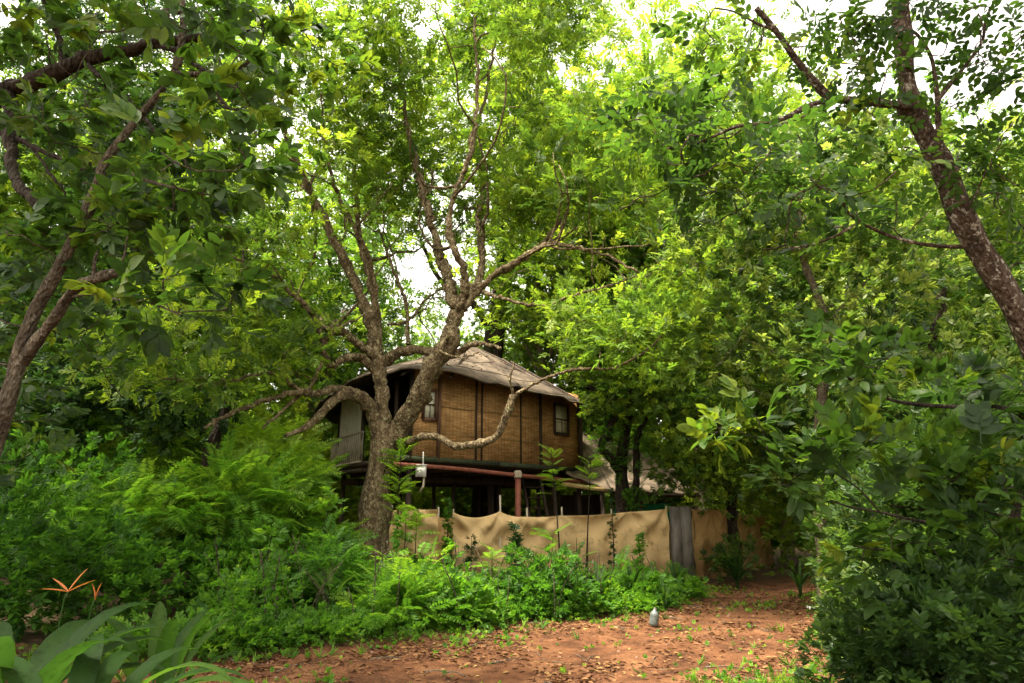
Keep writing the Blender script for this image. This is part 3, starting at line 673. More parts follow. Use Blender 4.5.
# ------------------------------------------------------------------ annex with sloping cloth roof
an = thing('open_shed', 'low open shed with sloping pale cloth roof beside the treehouse', 'shed', (4.2, 24.2, 0)); AB = (4.2, 24.2, 0)
def cloth_patch(name, quad, nu, nv, th, mat, parent, base, amp=.06, seed=0, folds=3.0):
    a, b_, c, d = [np.array(q, float) for q in quad]; r = np.random.default_rng(seed); ph = r.uniform(0, 6, 6)
    V = []
    for v in range(nv + 1):
        for u in range(nu + 1):
            s, t = u / nu, v / nv; p = (a * (1 - s) + b_ * s) * (1 - t) + (d * (1 - s) + c * s) * t
            p = p + np.array([0, 0, amp * (math.sin(s * folds * 6.28 + ph[0]) * .4 + math.sin(t * 7 + ph[1] + s * 3) * .3) - amp * 2.2 * math.sin(PI * s) * math.sin(PI * t)])
            V.append(p)
    V = np.array(V); n1 = len(V); V = np.vstack([V, V - [0, 0, th]]); Fq = []
    for v in range(nv):
        for u in range(nu):
            k = v * (nu + 1) + u; q = [k, k + 1, k + nu + 2, k + nu + 1]; Fq.append(q); Fq.append([x + n1 for x in q[::-1]])
    for u in range(nu):
        Fq.append([u + 1, u, u + n1, u + 1 + n1]); k = nv * (nu + 1) + u; Fq.append([k, k + 1, k + 1 + n1, k + n1])
    for v in range(nv):
        k = v * (nu + 1); Fq.append([k, k + nu + 1, k + nu + 1 + n1, k + n1]); k += nu; Fq.append([k + nu + 1, k, k + n1, k + nu + 1 + n1])
    return build(name, V, Fq, mat, parent, None, True, base)
M['annex_cloth'] = solid_mat('annex_cloth', (.16, .12, .08), (.07, .052, .035), 1.3, .9, .4, c3=(.23, .175, .12), detail=8, dist=.03)
cloth_patch('roof', [P(612, 489, 21.2), P(700, 494, 22.8), P(668, 462, 27.2), P(577, 430, 26.2)], 26, 16, .04, M['annex_cloth'], an, AB, .10, 1)
cloth_patch('roof_flap', [P(566, 474, 21.9), P(611, 489.5, 21.15), P(576, 429, 26.0), P(572, 440, 25.2)], 14, 12, .03, M['annex_cloth'], an, AB, .05, 2)
b = MB(); b.bar(P(562, 484, 21.4), P(612, 491, 21.3), .10, .12); b.build('beam', M['bamboo'], an, loc=AB, tone=False)
b = MB(); b.bar(P(612, 492, 21.4), P(700, 497, 22.9), .09, .1); b.build('beam', M['wood_dark'], an, loc=AB, tone=False)
for px, Y in ((602, 21.5), (575, 24.5), (640, 22), (694, 22.8), (655, 26.5)):
    q = P(px, 492, Y); b = MB(); b.tube([(q[0], Y, 0), (q[0] + .02, Y, 1.3), (q[0], Y, 2.62)], .07, 8, .05); b.build('post', M['wood_dark'], an, smooth=True, loc=AB, tone=False)
b = MB(); q0, q1 = P(560, 492, 25.5), P(604, 492, 25.3); b.bar((q0[0], 25.5, 1.3), (q1[0], 25.3, 1.3), .05, 2.5); b.build('back_panel', M['wood_dark'], an, loc=AB, tone=False)
b = MB()
q0 = P(628, 500, 25.4)[0]; q1 = P(668, 500, 25.4)[0]
for k in range(14):
    x = q0 + (q1 - q0) * k / 13; b.tube([(x, 25.4, .1), (x, 25.4, 2.5 + .08 * math.sin(k * 5))], .022, 5)
b.build('bamboo_screen', M['bamboo'], an, loc=AB, tone=False)
M['tarp'] = solid_mat('tarp', (.01, .30, .14), (.008, .2, .09), 5, .5, .2)
tq = cloth_patch('green_tarp', [P(612, 522, 24.2), P(672, 522, 24.6), P(672, 503, 24.6), P(614, 506, 24.2)], 14, 5, .02, M['tarp'], None, (0, 0, 0), .03, 5)
tag(tq, 'bright green tarpaulin strung up behind the cloth fence under the shed', 'tarpaulin')

# ------------------------------------------------------------------ cloth fence
def cloth_mat(name, col, col2):
    m, nt, out = new_mat(name); L = nt.links.new
    tc = nt.nodes.new('ShaderNodeTexCoord'); n = nt.nodes.new('ShaderNodeTexNoise'); n.inputs['Scale'].default_value = 1.3; n.inputs['Detail'].default_value = 8
    L(tc.outputs['Object'], n.inputs['Vector']); rp = ramp(nt, [(.3, col2), (.6, col)]); L(n.outputs['Fac'], rp.inputs[0])
    pb = nt.nodes.new('ShaderNodeBsdfPrincipled'); pb.inputs['Roughness'].default_value = .92; pb.inputs['Specular IOR Level'].default_value = .1; L(rp.outputs[0], pb.inputs['Base Color'])
    tr = nt.nodes.new('ShaderNodeBsdfTranslucent'); L(rp.outputs[0], tr.inputs['Color'])
    ms = nt.nodes.new('ShaderNodeMixShader'); ms.inputs[0].default_value = .3; L(pb.outputs[0], ms.inputs[1]); L(tr.outputs[0], ms.inputs[2]); L(ms.outputs[0], out.inputs[0])
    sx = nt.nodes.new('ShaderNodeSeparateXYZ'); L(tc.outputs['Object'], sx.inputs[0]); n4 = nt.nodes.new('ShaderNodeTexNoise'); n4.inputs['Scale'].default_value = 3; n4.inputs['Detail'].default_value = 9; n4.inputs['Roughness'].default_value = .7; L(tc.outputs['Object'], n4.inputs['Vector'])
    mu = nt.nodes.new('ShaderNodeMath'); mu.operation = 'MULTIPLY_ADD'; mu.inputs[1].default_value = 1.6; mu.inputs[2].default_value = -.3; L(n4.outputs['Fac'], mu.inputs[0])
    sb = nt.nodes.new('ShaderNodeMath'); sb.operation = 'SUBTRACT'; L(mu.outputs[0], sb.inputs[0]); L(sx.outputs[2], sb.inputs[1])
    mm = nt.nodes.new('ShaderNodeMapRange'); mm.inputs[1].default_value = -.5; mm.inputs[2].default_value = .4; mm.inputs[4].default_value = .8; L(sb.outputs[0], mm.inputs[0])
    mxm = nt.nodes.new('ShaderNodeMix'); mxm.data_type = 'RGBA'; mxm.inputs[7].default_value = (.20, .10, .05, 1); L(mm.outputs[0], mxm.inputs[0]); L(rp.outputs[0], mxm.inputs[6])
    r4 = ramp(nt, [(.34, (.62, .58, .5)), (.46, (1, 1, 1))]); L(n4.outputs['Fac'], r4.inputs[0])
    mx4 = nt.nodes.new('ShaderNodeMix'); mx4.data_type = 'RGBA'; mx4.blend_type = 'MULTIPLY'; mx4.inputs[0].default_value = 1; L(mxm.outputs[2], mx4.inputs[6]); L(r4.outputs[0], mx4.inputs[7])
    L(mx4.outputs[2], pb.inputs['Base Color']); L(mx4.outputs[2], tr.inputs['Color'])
    w_ = nt.nodes.new('ShaderNodeTexNoise'); w_.inputs['Scale'].default_value = 3.5; w_.inputs['Detail'].default_value = 3; w_.inputs['Distortion'].default_value = 1.5; L(tc.outputs['Object'], w_.inputs['Vector'])
    b = nt.nodes.new('ShaderNodeBump'); b.inputs['Strength'].default_value = .25; b.inputs['Distance'].default_value = .04; L(w_.outputs['Fac'], b.inputs['Height']); L(b.outputs[0], pb.inputs['Normal'])
    return m
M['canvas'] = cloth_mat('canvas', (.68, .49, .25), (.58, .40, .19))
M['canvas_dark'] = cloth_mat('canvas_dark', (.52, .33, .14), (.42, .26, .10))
def canvas(name, a, b_, zt, zb, pegs, label, seed, mat='canvas', parent=None, amp=.09, group=None):
    """a hanging cloth from a to b: top edge sags between pegs, folds radiate from the pegs"""
    a = np.array(a, float); b_ = np.array(b_, float); ln = np.linalg.norm(b_ - a); nu = int(ln * 26); nv = 34; r = np.random.default_rng(seed); ph = r.uniform(0, 6, 8)
    d = (b_ - a) / ln; nrm = np.array([d[1], -d[0]]); u = np.linspace(0, 1, nu + 1)[None]; v = np.linspace(0, 1, nv + 1)[:, None]
    pg = np.array(pegs); top = np.interp(u[0], pg[:, 0], pg[:, 1])
    for k in range(len(pg) - 1):
        s0, s1 = pg[k, 0], pg[k + 1, 0]; q = np.clip((u[0] - s0) / (s1 - s0), 0, 1); top = top - pg[k, 2] * np.sin(PI * q) ** .8
    zt_ = zt + top; zb_ = zb + .05 * np.sin(u[0] * 9 + ph[0]) + .03 * np.sin(u[0] * 23 + ph[1])
    z = zt_[None] * (1 - v) + zb_[None] * v
    o = np.zeros((nv + 1, nu + 1))
    for k, (s, h, g) in enumerate(pg):
        dx = (u - s) * ln; dz = v * 1.7 + .06; an_ = np.arctan2(dx, dz); rr = np.sqrt(dx ** 2 + dz ** 2)
        o = o + amp * np.sin(an_ * 9 + ph[k % 8]) * np.minimum(rr, .8) * np.exp(-rr * .75) * np.abs(np.sin(an_))** .5
    for k in range(len(pg) - 1):       # swags hanging between the pegs
        s0, s1 = pg[k, 0], pg[k + 1, 0]; q = (u - s0) / (s1 - s0); ins = (q > 0) & (q < 1); cat = 4 * q * (1 - q)
        o = o + np.where(ins, amp * .9 * np.sin((v * 1.7 - cat * .28) * 13 + ph[k % 8]) * np.exp(-v * 2.3) * cat * min(1, pg[k, 2] * 9), 0)
    o = o + amp * .5 * np.sin(u * ln * 5.3 + ph[2] + v * 1.4) * (.3 + v) * .6 + .02 * np.sin(u * ln * 13 + ph[3]) * v + .012 * np.sin(v * 25 + u * 9)
    X = a[0] + d[0] * u * ln + nrm[0] * o; Y = a[1] + d[1] * u * ln + nrm[1] * o
    X, Y = np.broadcast_to(X, z.shape), np.broadcast_to(Y, z.shape)
    V1 = np.stack([X, Y, z], -1).reshape(-1, 3); V2 = V1 - np.array([nrm[0], nrm[1], 0]) * .012; n1 = len(V1)
    i = np.arange(nv)[:, None] * (nu + 1); j = np.arange(nu)[None]; f = np.stack([i + j, i + nu + 1 + j, i + nu + 2 + j, i + j + 1], -1).reshape(-1, 4)
    tp = np.arange(nu); e = np.stack([tp, tp + 1, tp + 1 + n1, tp + n1], 1); bt = nv * (nu + 1) + tp; e2 = np.stack([bt + 1, bt, bt + n1, bt + 1 + n1], 1)
    return build(name, np.vstack([V1, V2]), np.vstack([f, f[:, ::-1] + n1, e, e2]), M[mat], parent, None, True)
def fx(px, Y): return (P(px, 515, Y)[0], Y)
F0, F1, F2, F3 = fx(389, 16.6), fx(438, 16.8), fx(453, 17.0), fx(668, 19.0)
fence = thing('cloth_fence', 'tan canvas screen fence hung in sagging folds in front of the treehouse', 'fence', (0, 0, 0))
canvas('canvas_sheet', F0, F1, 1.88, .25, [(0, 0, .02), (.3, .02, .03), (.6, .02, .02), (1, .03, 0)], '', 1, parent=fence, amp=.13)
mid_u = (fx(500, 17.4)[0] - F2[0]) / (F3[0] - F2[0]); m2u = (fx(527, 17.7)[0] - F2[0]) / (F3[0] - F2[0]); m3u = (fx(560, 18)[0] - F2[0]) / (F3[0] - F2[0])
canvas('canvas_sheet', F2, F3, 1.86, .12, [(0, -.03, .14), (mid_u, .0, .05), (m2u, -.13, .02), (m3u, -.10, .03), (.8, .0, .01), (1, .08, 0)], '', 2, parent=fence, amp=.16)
b = MB(); g0, g1 = F1, F2; b.bar((g0[0], g0[1] + .03, 1.0), (g1[0], g1[1] + .03, 1.0), .02, 1.4); b.build('backing_strip', M['canvas_dark'], fence, tone=False)
for px, Y, h in ((391, 16.65, 1.98), (438, 16.85, 1.95), (453, 17.05, 1.9), (500, 17.45, 2.25), (527, 17.75, 1.95), (562, 18.1, 1.98), (612, 18.5, 1.93), (667, 19.05, 2.02)):
    x = fx(px, Y)[0]; b = MB(); b.tube([(x, Y + .06, 0), (x + .01, Y + .06, 1), (x, Y + .06, h)], .024, 7); b.build('stake', M['wood_pale'], fence, smooth=True, tone=False)
gate = thing('gate_board', 'grey weathered upright board set between the tan canvas and the darker cloth panels', 'board', (fx(680, 19)[0], 19.05, 0))
M['grey_board'] = solid_mat('grey_board', (.10, .086, .07), (.055, .047, .038), 5, .7, .4, (1, 1, .3), c3=(.14, .125, .105))
b = MB(); xa, xb = fx(669.5, 19.05)[0], fx(691, 19.05)[0]
for k in range(2):
    w_ = (xb - xa) / 2; b.box((xa + w_ * (k + .5), 19.05 + .002 * k, 1.0), (w_ - .004, .05, 2.0 + .015 * k))
b.build('plank_panel', M['grey_board'], gate, loc=gate.location, tone=False)
for z in (.45, 1.55):
    b = MB(); b.box(((xa + xb) / 2, 19.10, z), (xb - xa, .05, .1)); b.build('batten', M['wood_dark'], gate, loc=gate.location, tone=False)
f2 = thing('cloth_screen', 'ochre cloth panel in shade immediately beyond the grey board', 'fence', (fx(710, 20)[0], 20, 0))
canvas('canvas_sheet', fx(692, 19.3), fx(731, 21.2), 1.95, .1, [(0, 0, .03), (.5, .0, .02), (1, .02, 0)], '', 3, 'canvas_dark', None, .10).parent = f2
for o in f2.children: o.location = -f2.location
for px, Y in ((693, 19.4), (731, 21.3)):
    x = fx(px, Y)[0]; b = MB(); b.tube([(x, Y + .05, 0), (x, Y + .05, 2.0)], .04, 7); b.build('stake', M['wood_dark'], f2, loc=f2.location, tone=False)
f3 = thing('cloth_screen', 'last ochre cloth panel of the fence, farthest from the grey board', 'fence', (fx(750, 23)[0], 23, 0))
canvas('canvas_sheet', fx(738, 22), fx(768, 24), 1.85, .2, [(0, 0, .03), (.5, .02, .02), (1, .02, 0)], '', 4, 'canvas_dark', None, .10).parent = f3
for o in f3.children: o.location = -f3.location
for px, Y in ((738, 22.1), (768, 24.1)):
    x = fx(px, Y)[0]; b = MB(); b.tube([(x, Y + .05, 0), (x, Y + .05, 1.95)], .05, 7); b.build('stake', M['wood_dark'], f3, loc=f3.location, tone=False)

# white jug on the verge and a scrap of litter
jug = thing('plastic_jug', 'dull grey plastic jug standing on the verge by the path', 'jug', (*P(653, 617, 12.0)[:2], gz(P(653, 617, 12.0)[0], 12.0)))
jl = np.array(jug.location) - [0, 0, .03]
b = MB(); r_ = .8 * np.array([.05, .085, .095, .095, .088, .06, .03, .028]); z_ = np.array([0, .01, .05, .14, .19, .225, .245, .27])
pts = np.array([[.04 * z / .27, 0, z] for z in z_]); b.tube(pts + jl, r_, 18); b.build('jug_body', solid_mat('jug_plastic', (.11, .125, .115), (.05, .055, .05), 8, .35, .1, spec=.5), jug, smooth=True, loc=jl, tone=False)
b = MB(); b.tube(np.array([[.04, 0, .266], [.045, 0, .285]]) + jl, .026, 14); b.build('cap', M['grey_board'], jug, loc=jl, tone=False)
q = P(813, 603, 13.6); V = []; n = 7
for a_ in range(n):
    for c_ in range(n): V.append((q[0] + (a_ / (n - 1) - .5) * .22, 13.6 + (c_ / (n - 1) - .5) * .16, gz(q[0], 13.6) + .03 + .06 * abs(math.sin(a_ * 1.9 + c_)) ))
V = np.array(V); V = np.vstack([V, V - [0, 0, .006]]); m_ = n * n
Fq = [[a_ * n + c_, (a_ + 1) * n + c_, (a_ + 1) * n + c_ + 1, a_ * n + c_ + 1] for a_ in range(n - 1) for c_ in range(n - 1)]; Fq += [[x + m_ for x in f[::-1]] for f in Fq]
tag(build('crumpled_paper', V, Fq, M['white'], None, None, False), 'crumpled scrap of pale paper lying where the path meets the bushes', 'paper')

# ------------------------------------------------------------------ the big forked tree
def cen(px, py, Y, rx, ry, rz, n): return (P(px, py, Y), (rx, ry, rz), n)
base = (P(373, 590, 15.6)[0], 15.6, 0)
T = Tree('forked_tree', 'largest tree with thick forked lichen-spotted trunk leaning over the treehouse front', 'tree', base, 11, M['bark_main'])
T.limb('trunk', np.vstack([[(base[0] - .05, 15.6, -.15)], spline([(base[0], 15.6, .25), P(371, 540, 15.6), P(376, 490, 15.6), P(384, 450, 15.6), P(388, 425, 15.6)], 5)]), .37, .27, 22, .16)
# left stem that arches over, centre stem, right stem: positions read off the photograph, depth by hand
LIMBS = [
 ([(384, 448, 15.6), (374, 420, 15.5), (368, 404, 15.3), (352, 394, 15.0), (335, 400, 14.7), (320, 415, 14.5), (305, 428, 14.2), (285, 436, 13.9)], .24, .045, .0),
 ([(386, 440, 15.6), (383, 400, 15.6), (378, 368, 15.6), (372, 330, 15.6), (358, 292, 15.5), (340, 252, 15.4), (318, 208, 15.2), (298, 165, 15), (280, 120, 14.6), (262, 70, 14.2)], .23, .05, .012),
 ([(378, 372, 15.6), (377, 320, 15.9), (370, 280, 16.1), (360, 245, 16.3), (357, 205, 16.4), (352, 150, 16.4), (345, 90, 16.4)], .14, .03, .01),
 ([(376, 325, 15.7), (372, 270, 15.3), (352, 222, 14.9), (340, 200, 14.7), (325, 150, 14.2), (322, 90, 13.8)], .11, .02, .01),
 ([(392, 445, 15.6), (402, 425, 15.4), (418, 396, 15.1), (432, 368, 14.9), (447, 346, 14.8), (452, 328, 14.8)], .27, .20, .0),
 ([(451, 334, 14.8), (455, 305, 14.9), (445, 275, 15.1), (438, 245, 15.2), (428, 212, 15.3), (420, 185, 15.4), (408, 130, 15.4), (400, 70, 15.4), (398, 10, 15.4)], .19, .03, .02),
 ([(451, 332, 14.8), (463, 300, 14.6), (466, 280, 14.4), (457, 255, 14.2), (449, 228, 14.1), (456, 190, 14.0), (472, 150, 13.9), (477, 95, 13.8), (476, 40, 13.7), (474, -30, 13.6)], .13, .025, .012),
 ([(453, 326, 14.8), (470, 300, 14.6), (492, 276, 14.4), (517, 261, 14.1), (545, 245, 13.8), (575, 247, 13.5), (605, 255, 13.2), (640, 272, 12.9)], .12, .02, .012),
 ([(462, 305, 14.7), (478, 280, 15.1), (482, 255, 15.4), (478, 222, 15.6), (483, 185, 15.8), (476, 140, 16), (488, 80, 16.1), (500, 20, 16.2)], .13, .03, .015),
 ([(494, 275, 14.4), (520, 262, 14.6), (545, 240, 14.9), (570, 210, 15.1), (600, 180, 15.3), (625, 140, 15.4), (640, 95, 15.4)], .08, .02, .012),
 ([(475, 290, 14.6), (508, 300, 14.2), (545, 306, 13.9), (575, 295, 13.6), (610, 285, 13.3), (640, 276, 13.1)], .06, .015, .012),
 ([(400, 448, 15.4), (410, 441, 15.0), (425, 436, 14.7), (440, 438, 14.5), (455, 446, 14.3), (475, 444, 14.2), (496, 437, 14.1), (505, 418, 14.0), (513, 396, 13.9)], .095, .075, .004),
 ([(513, 397, 13.9), (530, 386, 13.7), (552, 376, 13.5), (580, 369, 13.2), (612, 368, 12.9), (640, 355, 12.6), (662, 336, 12.4)], .05, .015, .006),
 ([(505, 414, 14.0), (513, 397, 13.9), (510, 380, 13.8), (514, 362, 13.8)], .05, .02, .004),
 ([(378, 368, 15.6), (400, 352, 15.5), (430, 351, 15.3), (450, 356, 15.0), (470, 345, 14.7), (490, 345, 14.5), (500, 348, 14.3)], .17, .03, .008),
 ([(380, 360, 15.6), (360, 345, 15.4), (345, 333, 15.2), (335, 328, 15.1), (326, 330, 15)], .14, .07, .01),
 ([(380, 372, 15.6), (360, 358, 15.3), (345, 358, 15.0), (330, 366, 14.8), (322, 340, 14.7), (312, 312, 14.5), (294, 296, 14.3), (268, 274, 14.0), (240, 262, 13.6), (215, 240, 13.2)], .13, .02, .012),
 ([(352, 394, 15.0), (335, 388, 14.7), (318, 394, 14.4), (300, 392, 14.1), (272, 399, 13.7), (245, 408, 13.3), (222, 418, 12.9), (205, 428, 12.6)], .12, .025, .01),
 ([(300, 392, 14.1), (285, 380, 13.9), (268, 372, 13.6), (240, 378, 13.2), (205, 385, 12.8), (165, 378, 12.3)], .06, .015, .012),
 ([(322, 362, 14.8), (312, 385, 14.5), (296, 398, 14.2), (275, 418, 13.8), (262, 428, 13.6)], .06, .02, .008),
 ([(388, 325, 15.7), (410, 320, 15.9), (425, 300, 16), (440, 290, 16.2), (455, 283, 16.3)], .05, .02, .01),
 ([(408, 345, 15.7), (405, 300, 15.9), (395, 275, 16.0), (383, 240, 16.2), (378, 230, 16.2)], .07, .02, .01),
 ([(452, 330, 14.8), (440, 350, 14.2), (462, 358, 14.0), (478, 352, 13.8)], .05, .015, .006),
]
for seq, r0, r1, j in LIMBS:
    T.limb('limb', limb_pts(seq, 9), r0 * .78, r1, 14 if r0 > .1 else 8, .17, j * 1.6, .9)
T.side(4, (1.4, 4.2), .048)
mb_blobs = [cen(285, 90, 14, 2.2, 2.0, 2.2, 95), cen(350, 120, 15.5, 2.2, 2.5, 2.4, 85), cen(420, 60, 15.5, 2.4, 2.5, 2.4, 90), cen(480, 40, 14.5, 2.3, 2.5, 2.4, 80),
            cen(545, 120, 15, 2.3, 2.5, 2.2, 85), cen(600, 190, 14.2, 2.0, 2.0, 1.9, 90), cen(410, 190, 16.5, 2.0, 1.8, 1.5, 70), cen(520, 200, 16, 1.8, 1.8, 1.6, 70),
            cen(285, 200, 13.8, 2.0, 1.8, 1.8, 80), cen(230, 275, 13.2, 1.9, 1.8, 1.4, 75), cen(180, 350, 12.6, 1.8, 1.6, 1.1, 75), cen(275, 345, 14.2, 1.6, 1.4, .9, 50),
            cen(640, 300, 13, 1.7, 1.6, 1.3, 70), cen(650, 340, 12.6, 1.2, 1.2, .8, 36), cen(340, 20, 14.5, 2.2, 2.2, 2.0, 80), cen(570, 20, 15, 2.4, 2.4, 2.0, 100), cen(460, -50, 15, 4, 3, 2, 60)]
Cn = blob_points(mb_blobs, T.r); Cn = Cn[keep(Cn, 14, .9, T.r)]
T.grow(Cn, .014, .016); T.foliage(Cn, 'pinnate', 11, .60, .34, .55, .24)
forked = T.done(M['leaf_main'])

# ------------------------------------------------------------------ dark tree with epiphytes behind the house
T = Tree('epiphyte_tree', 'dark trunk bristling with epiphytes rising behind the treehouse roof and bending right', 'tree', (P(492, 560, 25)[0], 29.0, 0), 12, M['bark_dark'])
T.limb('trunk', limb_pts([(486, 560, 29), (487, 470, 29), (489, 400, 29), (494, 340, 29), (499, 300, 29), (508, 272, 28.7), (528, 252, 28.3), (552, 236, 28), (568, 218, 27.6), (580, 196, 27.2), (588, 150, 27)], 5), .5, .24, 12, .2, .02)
T.limb('limb', limb_pts([(508, 272, 28.7), (500, 240, 28.5), (498, 190, 28.2), (505, 140, 28), (500, 80, 27.5)], 5), .28, .08, 9, .2, .03)
T.limb('limb', limb_pts([(540, 240, 28.2), (575, 240, 27.8), (610, 262, 27.4), (650, 270, 27)], 5), .2, .06, 9, .2, .03)
T.limb('limb', limb_pts([(494, 335, 29), (470, 300, 29), (440, 280, 29), (420, 240, 29)], 5), .18, .06, 9, .2, .03)
N = np.concatenate(T.nodes[:2])[:, :3]; k = T.r.integers(0, len(N), 260); N = N[k]; N = N[N[:, 2] > 7]
e = MB(); dd = norm(T.r.normal(size=(len(N), 3)) + [0, -.3, -.1]); sprays(e, 'blade', N + dd * .22, dd, T.r.uniform(.3, .6, len(N)), .3, T.r)
e.build('epiphyte', M['leaf_dark'], T.root, False, T.base)
Cn = blob_points([cen(560, 110, 27, 4.5, 3, 4, 170), cen(480, 60, 28, 4, 3, 4, 130), cen(660, 200, 27, 3.5, 3, 3, 110), cen(400, 150, 29, 3.2, 3, 3.2, 90)], T.r)
Cn = Cn[keep(Cn, 10, .95, T.r)]; T.grow(Cn, .02, .02, max_r=.15); T.foliage(Cn, 'pinnate', 10, .9, .60, .55, .2)
T.done(M['leaf_yellow'])

# leaf clumps added unseen above the frame, to shade the corners of the clearing
ro = np.random.default_rng(77)
def above(c, rad, n):
    q = blob_points([(c, rad, n)], ro); p = proj(q); return q[(p[:, 1] < -45) | (q[:, 1] < .5)]
OV1 = above((-4.4, 3.6, 8.0), (3.0, 2.8, 1.0), 130)
OV2 = np.concatenate([above((-7.2, 6.2, 10.0), (3.6, 3.4, 1.4), 190), above((-9.8, 9.0, 13), (3.6, 3.4, 1.4), 170)])
OV3 = np.concatenate([above((2.6, 3.2, 8.4), (2.4, 2.2, .9), 75), above((4.4, 6.0, 10.8), (3.0, 2.6, 1.2), 110), above((7.0, 8.5, 13.0), (3.0, 2.6, 1.2), 90)])
# ------------------------------------------------------------------ tree in the near left corner
def P5(seq): return limb_pts(seq, 6)
T = Tree('pale_bark_tree', 'slender near tree with pale mottled bark leaning in from the left edge, big leaves', 'tree', (P(-60, 620, 5.2)[0], 5.2, 0), 21, M['bark_left'])
bx = P(-60, 620, 5.2)[0]
T.limb('trunk', np.vstack([[(bx, 5.2, -.1)], spline([(bx, 5.2, .3), P(-30, 520, 5.2), P(-4, 435, 5.15), P(10, 392, 5.1), P(20, 355, 5.1), P(36, 310, 5.05), P(62, 262, 5.0), P(96, 192, 4.95), P(104, 165, 4.9), P(130, 128, 4.85), P(158, 95, 4.8), P(176, 68, 4.8)], 5)]), .074, .022, 14, .12)
T.limb('limb', P5([(176, 70, 4.8), (181, 48, 4.75), (183, 20, 4.7), (180, -20, 4.65), (172, -60, 4.6)]), .036, .015, 8, .1)
T.limb('limb', P5([(174, 73, 4.8), (195, 74, 4.75), (220, 72, 4.7), (246, 64, 4.6), (262, 40, 4.5)]), .024, .008, 7, .1)
T.limb('limb', P5([(182, 14, 4.7), (166, 10, 4.6), (152, 18, 4.5), (138, 26, 4.45), (118, 31, 4.4), (98, 32, 4.35)]), .017, .007, 6, .1)
T.limb('limb', P5([(112, 163, 4.9), (135, 176, 4.8), (155, 183, 4.7), (185, 190, 4.6), (220, 197, 4.5)]), .018, .006, 6, .1)
T.limb('limb', P5([(22, 362, 5.1), (38, 340, 5.0), (55, 318, 4.9), (74, 290, 4.8), (95, 280, 4.75), (124, 270, 4.7)]), .05, .028, 10, .22)
T.limb('limb', P5([(96, 281, 4.75), (94, 265, 4.7), (98, 250, 4.7)]), .025, .006, 6, .2)
T.limb('limb', P5([(110, 273, 4.72), (122, 262, 4.7), (128, 235, 4.65)]), .012, .005, 6, .2)
T.limb('limb', P5([(60, 300, 4.9), (90, 294, 4.7), (118, 300, 4.5), (150, 303, 4.3), (180, 315, 4.1)]), .012, .005, 6, .1)
Cn = blob_points([cen(60, 60, 5.4, .75, .7, .6, 18), cen(200, 30, 4.4, .7, .6, .4, 24), cen(250, 110, 4.3, .4, .5, .45, 16), cen(130, 215, 5.0, .75, .5, .35, 24), cen(60, 240, 5.3, .5, .5, .5, 14),
                  cen(200, 180, 4.3, .5, .5, .3, 14), cen(170, 300, 4.3, .5, .4, .25, 10), cen(60, 130, 4.8, .6, .5, .4, 14), cen(0, 300, 5.2, .4, .6, .7, 10)], T.r)
Cn = Cn[keep(Cn, 5, .8, T.r)]
T.grow(Cn, .004, .008, max_r=.014); T.foliage(Cn, 'rosette', 4, .24, .225, .36, .2, .2, hole='show')
T.grow(OV1, .008, .012, max_r=.03); T.foliage(OV1, 'tuft', 6, .5, .5, .35, .2, hole=False)
T.done(M['leaf_big'])

# dark limbs reaching in from a tree just outside the left edge
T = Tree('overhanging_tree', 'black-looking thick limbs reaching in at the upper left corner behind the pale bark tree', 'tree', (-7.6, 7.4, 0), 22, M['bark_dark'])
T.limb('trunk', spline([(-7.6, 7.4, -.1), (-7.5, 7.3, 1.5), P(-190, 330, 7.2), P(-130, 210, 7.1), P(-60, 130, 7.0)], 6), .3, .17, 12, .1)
T.limb('limb', P5([(-60, 130, 7), (0, 96, 7), (40, 80, 6.9), (80, 62, 6.8), (115, 52, 6.7), (150, 44, 6.6), (200, 38, 6.5), (250, 30, 6.3)]), .12, .03, 10, .15, .01)
T.limb('limb', P5([(-10, 100, 7), (6, 95, 6.9), (12, 125, 6.8), (12, 150, 6.7), (14, 175, 6.6), (24, 192, 6.5), (38, 205, 6.4)]), .085, .04, 9, .2, .01)
T.limb('limb', P5([(84, 62, 6.8), (105, 80, 6.6), (130, 103, 6.5), (150, 125, 6.4), (175, 152, 6.3), (200, 175, 6.2)]), .035, .01, 7, .15, .01)
T.limb('limb', P5([(-40, 120, 7), (0, 134, 6.8), (30, 145, 6.7), (55, 158, 6.6), (85, 170, 6.5), (112, 164, 6.4)]), .04, .012, 7, .15, .01)
T.limb('limb', P5([(30, 145, 6.7), (45, 165, 6.6), (60, 185, 6.5), (66, 200, 6.5)]), .018, .008, 6, .15, .01)
T.limb('limb', P5([(150, 44, 6.6), (175, 50, 6.5), (205, 72, 6.4), (220, 95, 6.4), (228, 108, 6.3), (250, 112, 6.3)]), .04, .01, 7, .15, .01)
Cn = blob_points([cen(40, 30, 7.4, 1.5, 1.0, .8, 26), cen(0, 200, 7.4, .9, .9, .9, 18), cen(120, 130, 7.2, 1.0, .8, .7, 16), cen(260, 50, 6.5, .9, .8, .6, 24), cen(60, 330, 7.5, 1.2, 1.0, 1.1, 40), cen(-40, 420, 8, 1.0, 1, 1.0, 24)], T.r)
Cn = Cn[keep(Cn, 6, .85, T.r)]
T.grow(Cn, .005, .01, max_r=.02); T.foliage(Cn, 'rosette', 4, .30, .24, .35, .2, .2)
T.grow(OV2, .01, .014, max_r=.05); T.foliage(OV2, 'tuft', 7, .6, .5, .3, .2, hole=False)
T.done(M['leaf_big'])

